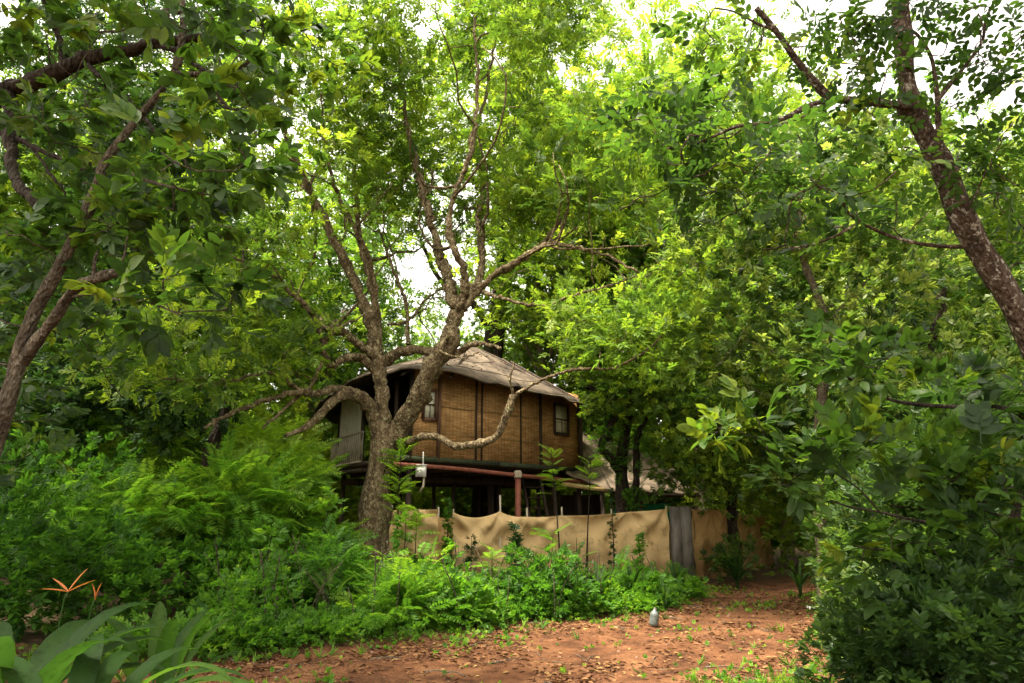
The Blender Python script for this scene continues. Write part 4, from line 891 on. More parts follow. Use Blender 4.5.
# ------------------------------------------------------------------ near right tree
T = Tree('spotted_bark_tree', 'leaning near tree at the right edge, dark trunk spotted with white lichen', 'tree', (P(1120, 560, 5.6)[0], 5.6, 0), 31, M['bark_right'])
bx = P(1120, 560, 5.6)[0]
T.limb('trunk', np.vstack([[(bx + .05, 5.6, -.1)], spline([(bx, 5.6, .5), P(1075, 430, 5.5), P(1036, 350, 5.4), P(1008, 296, 5.3), P(984, 256, 5.25), P(960, 212, 5.2), P(942, 168, 5.15), P(922, 128, 5.1), P(910, 95, 5.05), P(904, 55, 5.0), P(899, 0, 5.0), P(896, -60, 5.0)], 5)]), .118, .056, 18, .14)
T.limb('limb', P5([(914, 108, 5.05), (895, 105, 5.0), (865, 101, 4.95), (832, 98, 4.9), (815, 82, 4.85), (795, 58, 4.8), (775, 30, 4.75), (756, 8, 4.7)]), .038, .022, 9, .15)
T.limb('limb', P5([(834, 98, 4.9), (808, 106, 4.8), (785, 118, 4.7), (760, 124, 4.65), (735, 127, 4.6), (700, 142, 4.5), (660, 150, 4.4)]), .022, .008, 7, .12)
T.limb('limb', P5([(830, 100, 4.9), (805, 116, 5.0), (775, 126, 5.1), (740, 138, 5.2)]), .014, .006, 6, .12)
T.limb('limb', P5([(774, 30, 4.75), (758, 24, 4.7), (735, 12, 4.65), (715, 8, 4.6)]), .012, .006, 6, .12)
T.limb('limb', P5([(945, 172, 5.1), (941, 150, 5.0), (938, 120, 4.95), (937, 95, 4.9), (932, 60, 4.85), (920, 38, 4.8), (912, 30, 4.8)]), .03, .009, 8, .12)
T.limb('limb', P5([(938, 100, 4.9), (952, 82, 4.85), (968, 62, 4.8), (982, 42, 4.75), (986, 20, 4.7), (998, -5, 4.7)]), .018, .008, 7, .12)
T.limb('limb', P5([(958, 226, 5.2), (968, 208, 5.1), (978, 190, 5.0), (988, 160, 4.9), (990, 130, 4.9)]), .01, .005, 6, .1)
T.limb('limb', P5([(965, 247, 5.2), (940, 246, 5.1), (912, 242, 5.0), (885, 234, 4.9), (858, 220, 4.8), (845, 208, 4.75), (838, 190, 4.7)]), .018, .008, 7, .15)
T.limb('limb', P5([(860, 221, 4.8), (838, 235, 4.7), (810, 245, 4.6), (785, 248, 4.5)]), .010, .005, 6, .15)
Cn = blob_points([cen(860, 30, 4.9, .6, .5, .32, 26), cen(985, 60, 4.7, .4, .4, .5, 22), cen(940, 15, 5.2, .4, .4, .2, 8), cen(980, 160, 4.8, .4, .4, .35, 18), cen(860, 90, 4.7, .35, .4, .3, 12), cen(745, 170, 4.5, .7, .5, .35, 26), cen(665, 170, 4.4, .5, .4, .4, 18),
                  cen(700, 110, 4.5, .4, .4, .25, 10), cen(870, 190, 4.8, .7, .5, .35, 18), cen(790, 220, 4.6, .5, .4, .3, 12), cen(1010, 240, 5.3, .3, .5, .6, 12), cen(740, 40, 4.7, .35, .4, .25, 8), cen(620, 110, 4.4, .3, .3, .2, 6)], T.r)
T.grow(Cn, .003, .008, max_r=.012); T.foliage(Cn, 'alternate', 3, .16, .25, .30, .18, .15, hole='show')
T.grow(OV3, .01, .012, max_r=.04); T.foliage(OV3, 'tuft', 7, .55, .5, .3, .2, hole=False)
T.done(M['leaf_big'])

# ------------------------------------------------------------------ slender trees of the middle distance
T = Tree('slender_tree', 'slender tree with pale mottled trunk standing in bushes right of the path end', 'tree', (P(822, 600, 13.2)[0], 13.2, 0), 41, M['bark_thin'])
bx = P(824, 600, 13.2)[0]
T.limb('trunk', np.vstack([[(bx, 13.2, -.1)], spline([(bx, 13.2, .3), P(822, 540, 13.2), P(818, 480, 13.2), P(820, 420, 13.1), P(824, 370, 13), P(826, 325, 12.9), P(816, 292, 12.8), P(804, 262, 12.7), P(798, 235, 12.6), P(800, 195, 12.5), P(812, 150, 12.5)], 5)]), .115, .045, 12, .2, .006)
T.limb('limb', P5([(826, 330, 12.9), (838, 312, 12.8), (850, 300, 12.7), (868, 280, 12.5)]), .05, .02, 7, .2, .01)
T.limb('limb', P5([(802, 262, 12.7), (808, 240, 12.8), (818, 215, 12.9), (822, 190, 13)]), .04, .02, 7, .2, .01)
T.limb('limb', P5([(798, 235, 12.6), (785, 205, 12.4), (782, 180, 12.3), (790, 150, 12.2)]), .04, .015, 7, .2, .01)
Cn = blob_points([cen(800, 210, 12.5, 1.8, 1.5, 1.4, 90), cen(730, 230, 12.3, 1.3, 1.2, 1.2, 60), cen(880, 270, 12.2, 1.4, 1.2, 1.2, 60), cen(850, 150, 13, 1.6, 1.4, 1.2, 60), cen(780, 350, 12.6, 1.5, 1.3, 1.0, 55), cen(880, 370, 12.5, 1.3, 1.2, 1.0, 50)], T.r)
Cn = Cn[keep(Cn, 6, .9, T.r)]
T.grow(Cn, .006, .012, max_r=.05); T.foliage(Cn, 'tuft', 7, .45, .34, .55, .25)
T.done(M['leaf_gloss'])

T = Tree('ivy_tree', 'dark twin-stemmed tree clothed in green epiphytes in front of the shed roof', 'tree', (P(628, 590, 20.2)[0], 20.2, 0), 42, M['bark_dark'])
bx = P(626, 590, 20.2)[0]
T.limb('trunk', np.vstack([[(bx, 20.2, -.1)], spline([(bx, 20.2, .5), P(624, 520, 20.2), P(622, 480, 20.2), P(622, 455, 20.2), P(626, 430, 20.1), P(632, 400, 20), P(636, 360, 19.8), P(640, 310, 19.6)], 5)]), .19, .10, 12, .15, .01)
T.limb('limb', P5([(621, 470, 20.2), (610, 458, 20), (602, 448, 19.8), (608, 430, 19.7), (614, 415, 19.6), (606, 395, 19.5), (585, 385, 19.3)]), .15, .06, 9, .2, .01)
T.limb('limb', P5([(626, 540, 20.2), (634, 510, 20), (636, 470, 20), (637, 440, 19.9), (646, 420, 19.8), (660, 400, 19.6)]), .11, .05, 9, .2, .01)
N = np.concatenate(T.nodes)[:, :3]; N = N[(N[:, 2] < 4.2) & (N[:, 2] > 1.2)]; k = T.r.integers(0, len(N), 110); N = N[k]
dd = norm(T.r.normal(size=(len(N), 3)) + [0, -.6, .1]); e = MB(); sprays(e, 'feather', N + dd * .12, dd + [0, 0, .3], T.r.uniform(.35, .65, len(N)), .4, T.r)
e.build('epiphyte', M['leaf_herb'], T.root, False, T.base)
Cn = blob_points([cen(640, 385, 19.5, 2.3, 1.6, 1.3, 110), cen(705, 415, 19, 1.7, 1.5, 1.0, 70), cen(600, 360, 19.6, 1.5, 1.4, 1.0, 50), cen(650, 320, 19.6, 2.6, 1.8, 1.5, 110), cen(720, 350, 19, 2.2, 1.8, 1.8, 90), cen(665, 465, 18.8, 1.0, .8, .6, 28), cen(715, 480, 19, 1.3, 1, .7, 36)], T.r)
Cn = Cn[keep(Cn, 5, .9, T.r)]; T.grow(Cn, .01, .014, max_r=.07); T.foliage(Cn, 'tuft', 9, .55, .34, .5, .25)
T.done(M['leaf_main'])

for i, (px, Y, seq, lab, blobs) in enumerate([
    (733, 21.0, [(733, 545), (732, 500), (735, 440), (748, 390), (760, 320), (770, 250)], 'dark trunked tree growing between the two shaded cloth panels', [cen(750, 330, 20.5, 2.4, 2, 2.0, 110), cen(790, 420, 19.5, 2.0, 1.6, 1.2, 70), cen(730, 250, 21, 2.4, 2, 2, 100), cen(770, 470, 19.5, 1.6, 1.2, .8, 46)]),
    (212, 15.2, [(196, 560), (198, 500), (214, 440), (228, 400), (232, 350), (240, 300), (245, 240)], 'thin dark leaning tree among the ferny thicket, left of the forked tree', [cen(150, 410, 15, 1.7, 1.3, .8, 60), cen(100, 330, 15.5, 2.2, 1.8, 1.6, 110), cen(150, 250, 16, 2.4, 2, 2, 120), cen(55, 400, 14.5, 1.8, 1.6, 1.2, 60), cen(235, 330, 16.5, 1.6, 1.5, 1.2, 50)]),
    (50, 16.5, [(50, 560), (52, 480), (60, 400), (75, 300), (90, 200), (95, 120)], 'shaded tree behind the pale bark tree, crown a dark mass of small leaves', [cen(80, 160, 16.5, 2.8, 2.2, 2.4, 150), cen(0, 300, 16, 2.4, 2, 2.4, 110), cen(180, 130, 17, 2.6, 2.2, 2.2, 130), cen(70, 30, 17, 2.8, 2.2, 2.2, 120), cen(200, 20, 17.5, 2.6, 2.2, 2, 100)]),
    (930, 15.5, [(930, 600), (932, 500), (925, 400), (940, 300), (955, 220), (960, 150)], 'bushy pale-leaved tree behind the spotted bark tree trunk', [cen(930, 300, 15, 2.2, 2, 1.9, 120), cen(1020, 200, 16, 2.2, 2, 2.2, 110), cen(880, 400, 14.5, 1.8, 1.6, 1.2, 80), cen(1010, 400, 14, 2.0, 2, 1.8, 90), cen(960, 180, 16.5, 2, 1.8, 1.5, 60)])]):
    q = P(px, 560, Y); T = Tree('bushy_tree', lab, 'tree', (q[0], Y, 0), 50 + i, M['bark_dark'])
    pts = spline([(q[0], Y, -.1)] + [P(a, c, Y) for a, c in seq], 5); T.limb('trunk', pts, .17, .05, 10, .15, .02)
    Cn = blob_points(blobs, T.r); Cn = Cn[keep(Cn, 6, .92, T.r)]
    T.grow(Cn, .008, .014, max_r=.09); T.foliage(Cn, ('tuft', 'tuft', 'pinnate', 'tuft')[i], (8, 10, 11, 7)[i], .55, (.40, .34, .36, .34)[i], (.5, .3, .4, .6)[i], .2)
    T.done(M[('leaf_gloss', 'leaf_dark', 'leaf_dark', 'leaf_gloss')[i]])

# ------------------------------------------------------------------ trees behind: four kinds, copied
def bg_tree(seed, h, rad, leaf, kind, tone, nclump, low=.18):
    T = Tree('background_tree', 'x', 'tree', (0, 0, 0), seed, M['bark_thin'], 'tall trees closing the view behind the treehouse'); r = T.r
    pts = spline([(0, 0, -.2), (r.normal() * .1, 0, h * .25), (r.normal() * .4, r.normal() * .3, h * .5), (r.normal() * .6, r.normal() * .5, h * .85)], 6); T.limb('trunk', pts, .2, .05, 8, .12)
    for k in range(5):
        a = r.uniform(0, 6.28); z0 = h * r.uniform(.25, .55); b0 = np.array([0, 0, z0]); e = np.array([math.cos(a) * rad * .6, math.sin(a) * rad * .6, z0 + h * .25])
        T.limb('limb', spline([b0, (b0 + e) / 2 + [0, 0, .3], e], 5), .09, .03, 6, .1)
    n = nclump; d = norm(r.normal(size=(n, 3))); u = r.random((n, 1)) ** .4; c = d * u * [rad, rad, h * .5 * (1 - low)]
    lob = 1 + .22 * np.sin(3 * np.arctan2(d[:, 1], d[:, 0]) + seed) + .15 * np.sin(5 * d[:, 2] * 3 + seed * 2); c = c * lob[:, None] + [0, 0, h * (.5 + low * .5)]
    T.grow(c, .012, .012, max_r=.08, nside=3); T.foliage(c, kind, 11, .80, .47, tone, .24, hole=False); return T.done(M[leaf])
protos = [bg_tree(61, 16, 4.0, 'leaf_bg', 'pinnate', .5, 430), bg_tree(62, 18, 4.4, 'leaf_yellow', 'pinnate', .45, 450), bg_tree(63, 14, 4.2, 'leaf_bg', 'tuft', .6, 380), bg_tree(64, 17, 3.9, 'leaf_main', 'pinnate', .6, 430)]
spots = [(8.6, 31, 0, 1.5), (-24, 20, 3, 1.1), (6.8, 25, 1, 1.3), (1.6, 28, 3, 1.3), (10.2, 26.5, 1, 1.2), (-8.5, 29, 0, 1.2), (19.5, 23, 0, 1.1), (-12.5, 19.5, 3, 1.05), (-21, 25, 0, 1), (-15.5, 27, 2, .9), (-11.5, 24, 3, 1.0), (-9.5, 32, 1, .9), (-5.5, 37, 0, .85), (.5, 34, 2, 1.0), (4.5, 31, 1, 1.05), (9, 28, 1, 1.0), (8, 37, 1, 1.1), (13.5, 25, 2, 1.25), (18, 27, 0, 1.0), (16, 34, 1, .9),
         (23, 31, 3, .9), (-16, 19, 3, .9), (-20, 34, 1, 1), (12.5, 19.5, 3, .78), (17, 19, 0, .85), (-14, 37, 2, 1.0), (-1.5, 43, 1, .8), (24, 22, 2, 1.1), (-26, 29, 3, 1.1), (-19, 13, 0, .9), (16.5, 13, 3, .8)]
seen_labels = {}; used = set(); cols = ['fresh green', 'tall yellow-green', 'broad-tufted', 'deep green']
order = sorted(range(len(spots)), key=lambda k: spots[k][0] / spots[k][1])
for rank, k in enumerate(order):
    x, y, pi, s = spots[k]; px = int(512 + 683 * x / y)
    where = ('at the far left edge behind the pale bark tree' if px < 20 else 'behind the ferny thicket left of the forked tree' if px < 300 else 'behind the treehouse' if px < 560 else 'behind the shed and the grey board' if px < 740 else 'behind the slender pale trunk' if px < 900 else 'behind the spotted bark tree at the right edge')
    dist = 'nearest' if y < 20 else 'mid-distance' if y < 30 else 'far-off'
    lab = f'{dist} {cols[pi]} tree standing {where}'
    nth = seen_labels.get(lab, 0); seen_labels[lab] = nth + 1
    if nth: lab = lab.replace(' tree standing', ' tree standing second from left', 1).replace('mid-distance', 'middle').replace('the grey board', 'board').replace(' at the right edge', '')
    lab = lab.replace('second from left at the far left edge behind the pale bark tree', 'farther right of two behind the pale bark tree')
    lab = ' '.join(lab.split()).replace('behind the ferny thicket left of the forked tree', 'behind the ferny thicket') if len(lab.split()) > 16 else lab
    o = protos[pi]
    if pi not in used: used.add(pi); o.location = (x, y, 0); o.scale = (s, s, s); o['label'] = lab
    else: copy_thing(o, (x, y, 0), rng.uniform(0, 6.28), s, lab)
# far wood, one mass
e = MB(); r = np.random.default_rng(70); n = 26000
ang = r.uniform(-1.15, 1.15, n); dist = r.uniform(46, 60, n); X, Y = np.sin(ang) * dist, np.cos(ang) * dist
H = 9 + 2.5 * np.sin(ang * 19) + 1.5 * np.sin(ang * 43 + 1) ; Z = r.random(n) * H
q = np.stack([X, Y, Z], 1); sprays(e, 'tuft', q, norm(r.normal(size=(n, 3))) + [0, -.4, .3], r.uniform(1.2, 2.0, n), np.clip(.5 + .25 * np.sin(ang * 31) + r.normal(size=n) * .15, 0, 1), r)
tag(e.build('far_forest', M['leaf_bg']), 'far-off wood reading as one green mass', None, None, 'stuff')

# ------------------------------------------------------------------ undergrowth
def thicket(name, label, boxes, mat, kind='stuff', seed=0):
    """boxes: (px, py, Y, rx, ry, rz, n, template, size, tone)"""
    e = MB(); r = np.random.default_rng(seed)
    for px, py, Y, rx, ry, rz, n, tp, size, tone in boxes:
        c = P(px, py, Y); d = norm(r.normal(size=(n, 3))); u = r.random((n, 1)) ** .33
        lob = 1 + .25 * np.sin(4 * np.arctan2(d[:, 1], d[:, 0]) + px) + .15 * np.sin(d[:, 2] * 9 + py)
        q = c + d * u * [rx, ry, rz] * lob[:, None]; g = ground_z(q[:, 0], q[:, 1]); q[:, 2] = np.maximum(q[:, 2], g + .03 + r.random(n) * .15)
        pq = proj(q); cl = (pq[:, 0] > 318) & (pq[:, 0] < 400) & (pq[:, 1] > 385) & (pq[:, 1] < 538) & (q[:, 1] < 24) & (r.random(n) < .93)
        k = (path_dist(q[:, 0], q[:, 1]) > -.05 + .4 * r.random(n)) & ~cl; q, d = q[k], d[k]; m_ = len(q)
        up_ = .45 if tp != 'feather' else .12
        if tp == 'feather': lay = np.round(q[:, 2] / .34) * .34; g_ = r.random(m_) < .75; q[:, 2] = np.where(g_ & (q[:, 2] > .5), lay + r.normal(size=m_) * .05, q[:, 2])
        ct = tone + .13 * np.sin(q[:, 0] * 2.1 + px) * np.cos(q[:, 1] * 2.3) + r.normal(size=m_) * .1
        sprays(e, tp, q, d * [1, 1, .5] + [0, 0, up_] + r.normal(size=(m_, 3)) * .35, size * r.uniform(.7, 1.25, m_), ct, r, .35)
    return tag(e.build(name, mat), label, None, None, kind)

r_u = np.random.default_rng(500); UB = []
for k in range(64):                # many small plants of unequal height along the verge and up to the cloth
    t = r_u.random(); px = 225 + 475 * t; near = 8.9 + 5.4 * t ** 1.15; back = 15.2 + 2.4 * t
    v = r_u.random() ** 1.3; Y = near + .4 + (back - near - .8) * v; h = (.50 - .27 * t) * r_u.uniform(.35, 1.35) * (1.1 - .5 * v * (t > .35))
    x = P(px, 560, Y)[0]; rr = r_u.uniform(.35, .75); kind = r_u.choice(['tuft', 'tuft', 'tuft', 'rosette', 'pinnate', 'feather'])
    h *= 1.55 if r_u.random() < .14 else 1
    q = proj(np.array([[x, Y, h * .8]]))[0]
    UB.append((px, q[1], Y, rr, rr, h * .95, int((260 if kind != 'rosette' else 120) * rr * (1 + h)), kind, {'tuft': r_u.uniform(.15, .30), 'feather': .38, 'pinnate': .34, 'rosette': .24}[kind], r_u.uniform(.15, .72) * (1 - .25 * (t < .25))))
UB += [(px, 640 - (px - 225) * .082, 9.3 + (px - 225) / 475 * 5.2, .8, .5, .22, 420, 'tuft', .17, .45) for px in range(150, 700, 45)]
thicket('undergrowth', 'leafy green weeds massed at the foot of the cloth fence', UB, M['leaf_herb'], seed=81)
thicket('thicket', 'ferny light green thicket left of the forked tree', [
    (225, 500, 13.2, 1.5, 1.3, .7, 590, 'feather', .52, .62), (130, 515, 12.4, 1.4, 1.2, .55, 484, 'feather', .52, .52), (285, 470, 15.2, 1.0, 1.0, .5, 252, 'feather', .52, .75), (275, 500, 14.6, .9, 1.0, .6, 260, 'pinnate', .5, .6),
    (320, 545, 14.4, .7, .8, .5, 240, 'feather', .5, .55), (60, 510, 13.5, 1.6, 1.5, 1.2, 700, 'tuft', .3, .25), (170, 575, 11.8, 1.6, 1.2, .5, 620, 'tuft', .24, .22),
    (60, 580, 10.2, 1.4, 1.2, .8, 900, 'tuft', .24, .15), (-20, 560, 9.2, 1.2, 1.3, 1.2, 900, 'tuft', .26, .12), (120, 460, 17, 2.0, 1.6, .9, 548, 'feather', .52, .7), (240, 450, 18.5, 1.9, 1.5, 1.0, 548, 'feather', .52, .85),
    (20, 450, 15, 1.8, 1.5, 1.0, 600, 'tuft', .32, .3), (250, 560, 12.2, 1.0, 1.0, .5, 420, 'tuft', .22, .4)], M['leaf_herb'], seed=82)
thicket('bushes', 'dark broad-leaved bushes closing the right side of the path', [
    (900, 560, 9.6, 1.2, 1.2, .95, 1400, 'tuft', .26, .35), (985, 520, 8.6, 1.2, 1.2, 1.2, 1500, 'tuft', .28, .25), (860, 600, 10.6, .8, 1.0, .5, 800, 'tuft', .22, .55), (930, 620, 8.0, .8, .9, .6, 900, 'tuft', .22, .42),
    (1000, 640, 7.2, 1.0, .8, .6, 900, 'tuft', .22, .2), (900, 660, 6.6, .7, .6, .35, 600, 'tuft', .2, .3), (960, 640, 5.9, .8, .6, .5, 800, 'tuft', .2, .15), (850, 640, 9.2, .5, .6, .3, 420, 'tuft', .2, .5), (840, 560, 14.5, 1.4, 1.3, .7, 800, 'tuft', .28, .55), (822, 585, 12.9, .7, .6, .35, 420, 'tuft', .2, .6), (835, 610, 11.4, .5, .6, .35, 380, 'tuft', .2, .6), (790, 555, 17, 1.4, 1.2, .6, 600, 'tuft', .28, .6), (880, 500, 12.5, 1.6, 1.4, 1.1, 1000, 'tuft', .28, .4),
    (1000, 450, 10.5, 1.4, 1.2, 1.2, 900, 'tuft', .28, .3), (760, 560, 19, 1.4, 1.0, .5, 400, 'tuft', .3, .5), (935, 440, 12, 1.3, 1.2, 1.1, 700, 'tuft', .3, .35), (1075, 560, 7.5, .9, 1.2, 1.4, 800, 'tuft', .26, .2)], M['leaf_gloss'], seed=83)
thicket('thicket', 'bright growth with sunlight painted into its leaves in the gap beyond the raised treehouse floor', [
    (400, 500, 30, 3.5, 2, 1.8, 900, 'tuft', .55, .7), (500, 500, 31, 3.5, 2, 1.8, 900, 'tuft', .55, .7), (590, 490, 32, 4, 2, 2, 900, 'tuft', .55, .6), (700, 500, 28, 4, 2, 2.0, 1200, 'tuft', .5, .5), (290, 490, 25, 3.5, 2.5, 2.2, 1200, 'tuft', .5, .8),
    (180, 480, 24, 4, 2.5, 2.4, 1200, 'tuft', .5, .7), (50, 480, 22, 4, 2.5, 2.4, 1200, 'tuft', .5, .5), (830, 500, 22, 4, 2.5, 2.2, 1200, 'tuft', .45, .6), (960, 480, 20, 4, 2.5, 2.6, 1400, 'tuft', .45, .4), (420, 440, 33, 4, 2, 2, 700, 'tuft', .6, .8)], M['leaf_yellow'], seed=84)  # lighter leaf material and tones stand in for sunlight here

r = np.random.default_rng(88); e = MB()
for k in range(150):
    t = r.random(); x0 = -4.2 + 8.6 * t; y0 = 9.2 + 4.6 * t + r.random() * 3.2
    if path_dist(np.array([x0]), np.array([y0]))[0] < .25: continue
    z = gz(x0, y0); h = r.uniform(.35, 1.25) * (1.15 - .5 * t); ln = r.normal(size=2) * .22 * h
    e.tube(spline([(x0, y0, z), (x0 + ln[0] * .3, y0 + ln[1] * .3, z + h * .55), (x0 + ln[0], y0 + ln[1], z + h)], 3), r.uniform(.004, .010), 4)
tag(e.build('dead_stems', M['bark_left'], tone=False), 'dry brown stems poking through the weeds before the cloth fence', None, None, 'stuff')
# low growth and leaf litter on the path edges
r = np.random.default_rng(90)
def scatter(n, x0, x1, y0, y1, f):
    X = r.uniform(x0, x1, n); Y = y0 + (y1 - y0) * r.random(n) ** 1.4; d = path_dist(X, Y); k = r.random(n) < f(d, X, Y); return X[k], Y[k]
X, Y = scatter(150000, -9, 9, 4, 19, lambda d, X, Y: np.where(d > -.5, 1, .20 + .55 * (wav(X, Y, 1.1, 5) > .35)) * (d < 1.6))
q = np.stack([X, Y, ground_z(X, Y) + .012], 1); fw = np.stack([r.normal(size=len(X)), r.normal(size=len(X)), r.normal(size=len(X)) * .12], 1)
dn = np.clip(.5 + .6 * wav(X, Y, 1.7, 3) + .3 * wav(X, Y, 4.1, 8), .08, 1) > r.random(len(X)); q, fw, X = q[dn], fw[dn], X[dn]
e = MB(); sprays(e, 'single', q, fw, r.uniform(.03, .11, len(X)), np.clip(r.normal(.3, .26, len(X)), 0, 1), r, .3)
tag(e.build('fallen_leaves', M['litter']), 'brown and tan fallen leaves strewn over the red earth', None, None, 'stuff')
X, Y = scatter(30000, -9, 9, 4.5, 18, lambda d, X, Y: np.where(d > 0, .55, .03 + .5 * (wav(X, Y, 1.3, 2) > .75) * (d > -1.6)) * (d < 1.3))
q = np.stack([X, Y, ground_z(X, Y) + .01], 1); e = MB(); fw = np.stack([r.normal(size=len(X)), r.normal(size=len(X)), r.uniform(.4, 1.5, len(X))], 1)
sprays(e, 'tuft', q, fw, r.uniform(.05, .13, len(X)), np.clip(r.normal(.6, .2, len(X)), 0, 1), r, .4)
tag(e.build('ground_cover', M['leaf_herb']), 'low yellow-green weeds creeping over the path edges', None, None, 'stuff')
X, Y = scatter(7000, -9, 9, 4.5, 18, lambda d, X, Y: np.where(d > -.2, .5, .02) * (d < 1.2))
q = np.stack([X, Y, ground_z(X, Y)], 1); e = MB(); fw = np.tile([[0, 0, 1.0]], (len(X), 1)) + r.normal(size=(len(X), 3)) * .15
sprays(e, 'blade', q, fw, r.uniform(.08, .2, len(X)), np.clip(r.normal(.5, .2, len(X)), 0, 1), r, 1.0)
tag(e.build('grass', M['leaf_herb']), 'thin grass tufts along the path edge', None, None, 'stuff')
X, Y = scatter(900, -6, 8, 5, 17, lambda d, X, Y: (d < .6) * (.25 + .6 * (wav(X, Y, 1.5, 7) > .2))); e = MB()
for x, y in zip(X, Y):
    s0 = r.uniform(.008, .03) * (2 if r.random() < .05 else 1); z = gz(x, y); nv_ = 6; a = np.linspace(0, 6.28, nv_, endpoint=False); k = r.uniform(.7, 1.2, (3, nv_))
    Vr = np.concatenate([np.stack([np.cos(a) * s0 * kk * f, np.sin(a) * s0 * kk * f, np.full(nv_, h_ * s0)], 1) for kk, f, h_ in zip(k, (1, .9, .45), (-.2, .35, .7))]) + [x, y, z]
    Fr = [[q_ * nv_ + j_, q_ * nv_ + (j_ + 1) % nv_, (q_ + 1) * nv_ + (j_ + 1) % nv_, (q_ + 1) * nv_ + j_] for q_ in (0, 1) for j_ in range(nv_)] + [[12, 13, 14, 15], [12, 15, 16, 17]]
    e.add(Vr, Fr)
tag(e.build('gravel', solid_mat('pebble', (.20, .11, .07), (.10, .05, .03), 20, .9), tone=False), 'small reddish stones scattered in the earth of the path', None, None, 'stuff')
# twigs lying on the ground
X, Y = scatter(260, -5, 7, 6, 15, lambda d, X, Y: (d < .8) * .9); e = MB()
for x, y in zip(X, Y):
    a = r.uniform(0, 6.28); l_ = r.uniform(.1, .5); z = gz(x, y); e.tube([(x, y, z + .008), (x + math.cos(a) * l_ * .5, y + math.sin(a) * l_ * .5 + .02, z + .02), (x + math.cos(a) * l_, y + math.sin(a) * l_, z + .01)], r.uniform(.003, .008), 4)
tag(e.build('twig_litter', M['bark_thin'], tone=False), 'small dry twigs scattered over the path', None, None, 'stuff')

# ------------------------------------------------------------------ single plants
def strap(mb, base, az, el, Ln, W, droop, tone, n=10, fold=.25, prof=None):
    ts = np.linspace(0, 1, n); d = np.array([math.cos(az), math.sin(az)]); p = np.array(base, float); V = []; e_ = el
    pr = prof or (lambda t: min(1, .25 + t * 3.2) * (1 - max(0, (t - .45) / .55) ** 2.2))
    for k, t in enumerate(ts):
        c, s_ = math.cos(e_), math.sin(e_); tan = np.array([d[0] * c, d[1] * c, s_]); side = np.array([-d[1], d[0], 0]); nn = np.cross(tan, side) * -1
        nn = np.array([-d[0] * s_, -d[1] * s_, c]); w_ = W * pr(t) / 2 + .001
        for q in (-1, -.5, 0, .5, 1): V.append(p + side * w_ * q + nn * w_ * fold * abs(q) + nn * (.012 * W * 8 * math.sin(t * 30 + q * 2)) * abs(q) * .25)
        if k < n - 1: p = p + tan * Ln / (n - 1); e_ -= droop / (n - 1) * (0.4 + 1.2 * t)
    Fq = [[a * 5 + q, a * 5 + q + 1, a * 5 + q + 6, a * 5 + q + 5] for a in range(n - 1) for q in range(4)]
    tn = np.repeat(tone + .10 * np.array([0, .5, 1, .5, 0])[None], n, 0).ravel()
    mb.add(V, Fq, tn)

def strap_plant(name, label, cat, loc, spec, mat='leaf_strap', group=None, stems=True):
    """spec: (azimuth deg, elevation deg, stalk, blade length, width, droop, tone) per leaf; each leaf a part"""
    t = thing(name, label, cat, loc, group); l0 = np.array(loc, float)
    for az, el, st, Ln, W, dr, tn in spec:
        b = MB(); az, el = R(az), R(el); tip = l0 + np.array([math.cos(az) * math.cos(R(78)) , math.sin(az) * math.cos(R(78)), 1]) * st
        if stems: b.tube([l0 + [math.cos(az) * .02, math.sin(az) * .02, 0], (l0 + tip) / 2, tip], [.014, .011, .007], 6)
        strap(b, tip if stems else l0, az, el, Ln, W, dr, tn, 14)
        b.build('leaf', M[mat], t, True, l0)
    return t
r = np.random.default_rng(101)
# near corner clump (bottom left) with broad arching leaves
def P_(px, py, Y): return P(px, py, Y)
c1 = strap_plant('broadleaf_plant', 'nearest clump of broad arching strap leaves in the bottom corner by the path', 'plant', (-1.72, 2.9, 0), [
    (5, 44, .80, .72, .10, 1.9, .6), (-10, 34, .76, .78, .12, 1.5, .5), (-30, 22, .70, .62, .13, 1.0, .5), (20, 50, .80, .60, .09, 1.8, .45), (60, 60, .80, .5, .10, 1.5, .3), (110, 65, .80, .5, .10, 1.3, .3), (150, 52, .80, .55, .12, 1.4, .3),
    (185, 44, .78, .6, .12, 1.4, .25), (215, 38, .74, .6, .12, 1.2, .25), (250, 32, .70, .5, .11, 1.3, .3), (-60, 36, .70, .5, .11, 1.2, .4), (95, 50, .84, .5, .09, 1.6, .4), (-5, 56, .84, .62, .08, 2.1, .6), (35, 34, .74, .6, .10, 1.3, .4), (-22, 42, .60, .7, .12, 1.5, .7)])
c2 = strap_plant('broadleaf_plant', 'darker upright strap-leaved clump at the very left edge', 'plant', (-2.25, 3.3, 0), [(k * 41 + 10, 40 + (k * 37) % 35, .78 + .04 * (k % 4), .6 + .05 * (k % 3), .13, 1.3 + .1 * (k % 4), .15 + .06 * (k % 3)) for k in range(11)])
c3 = strap_plant('broadleaf_plant', 'smaller strap-leaved clump behind the nearest one, beside the orange flowers', 'plant', (-2.2, 4.6, 0), [(k * 47 + 25, 50 + (k * 29) % 35, .55 + .05 * (k % 4), .5 + .05 * (k % 3), .10, 1.1 + .1 * (k % 4), .4 + .06 * (k % 3)) for k in range(10)])
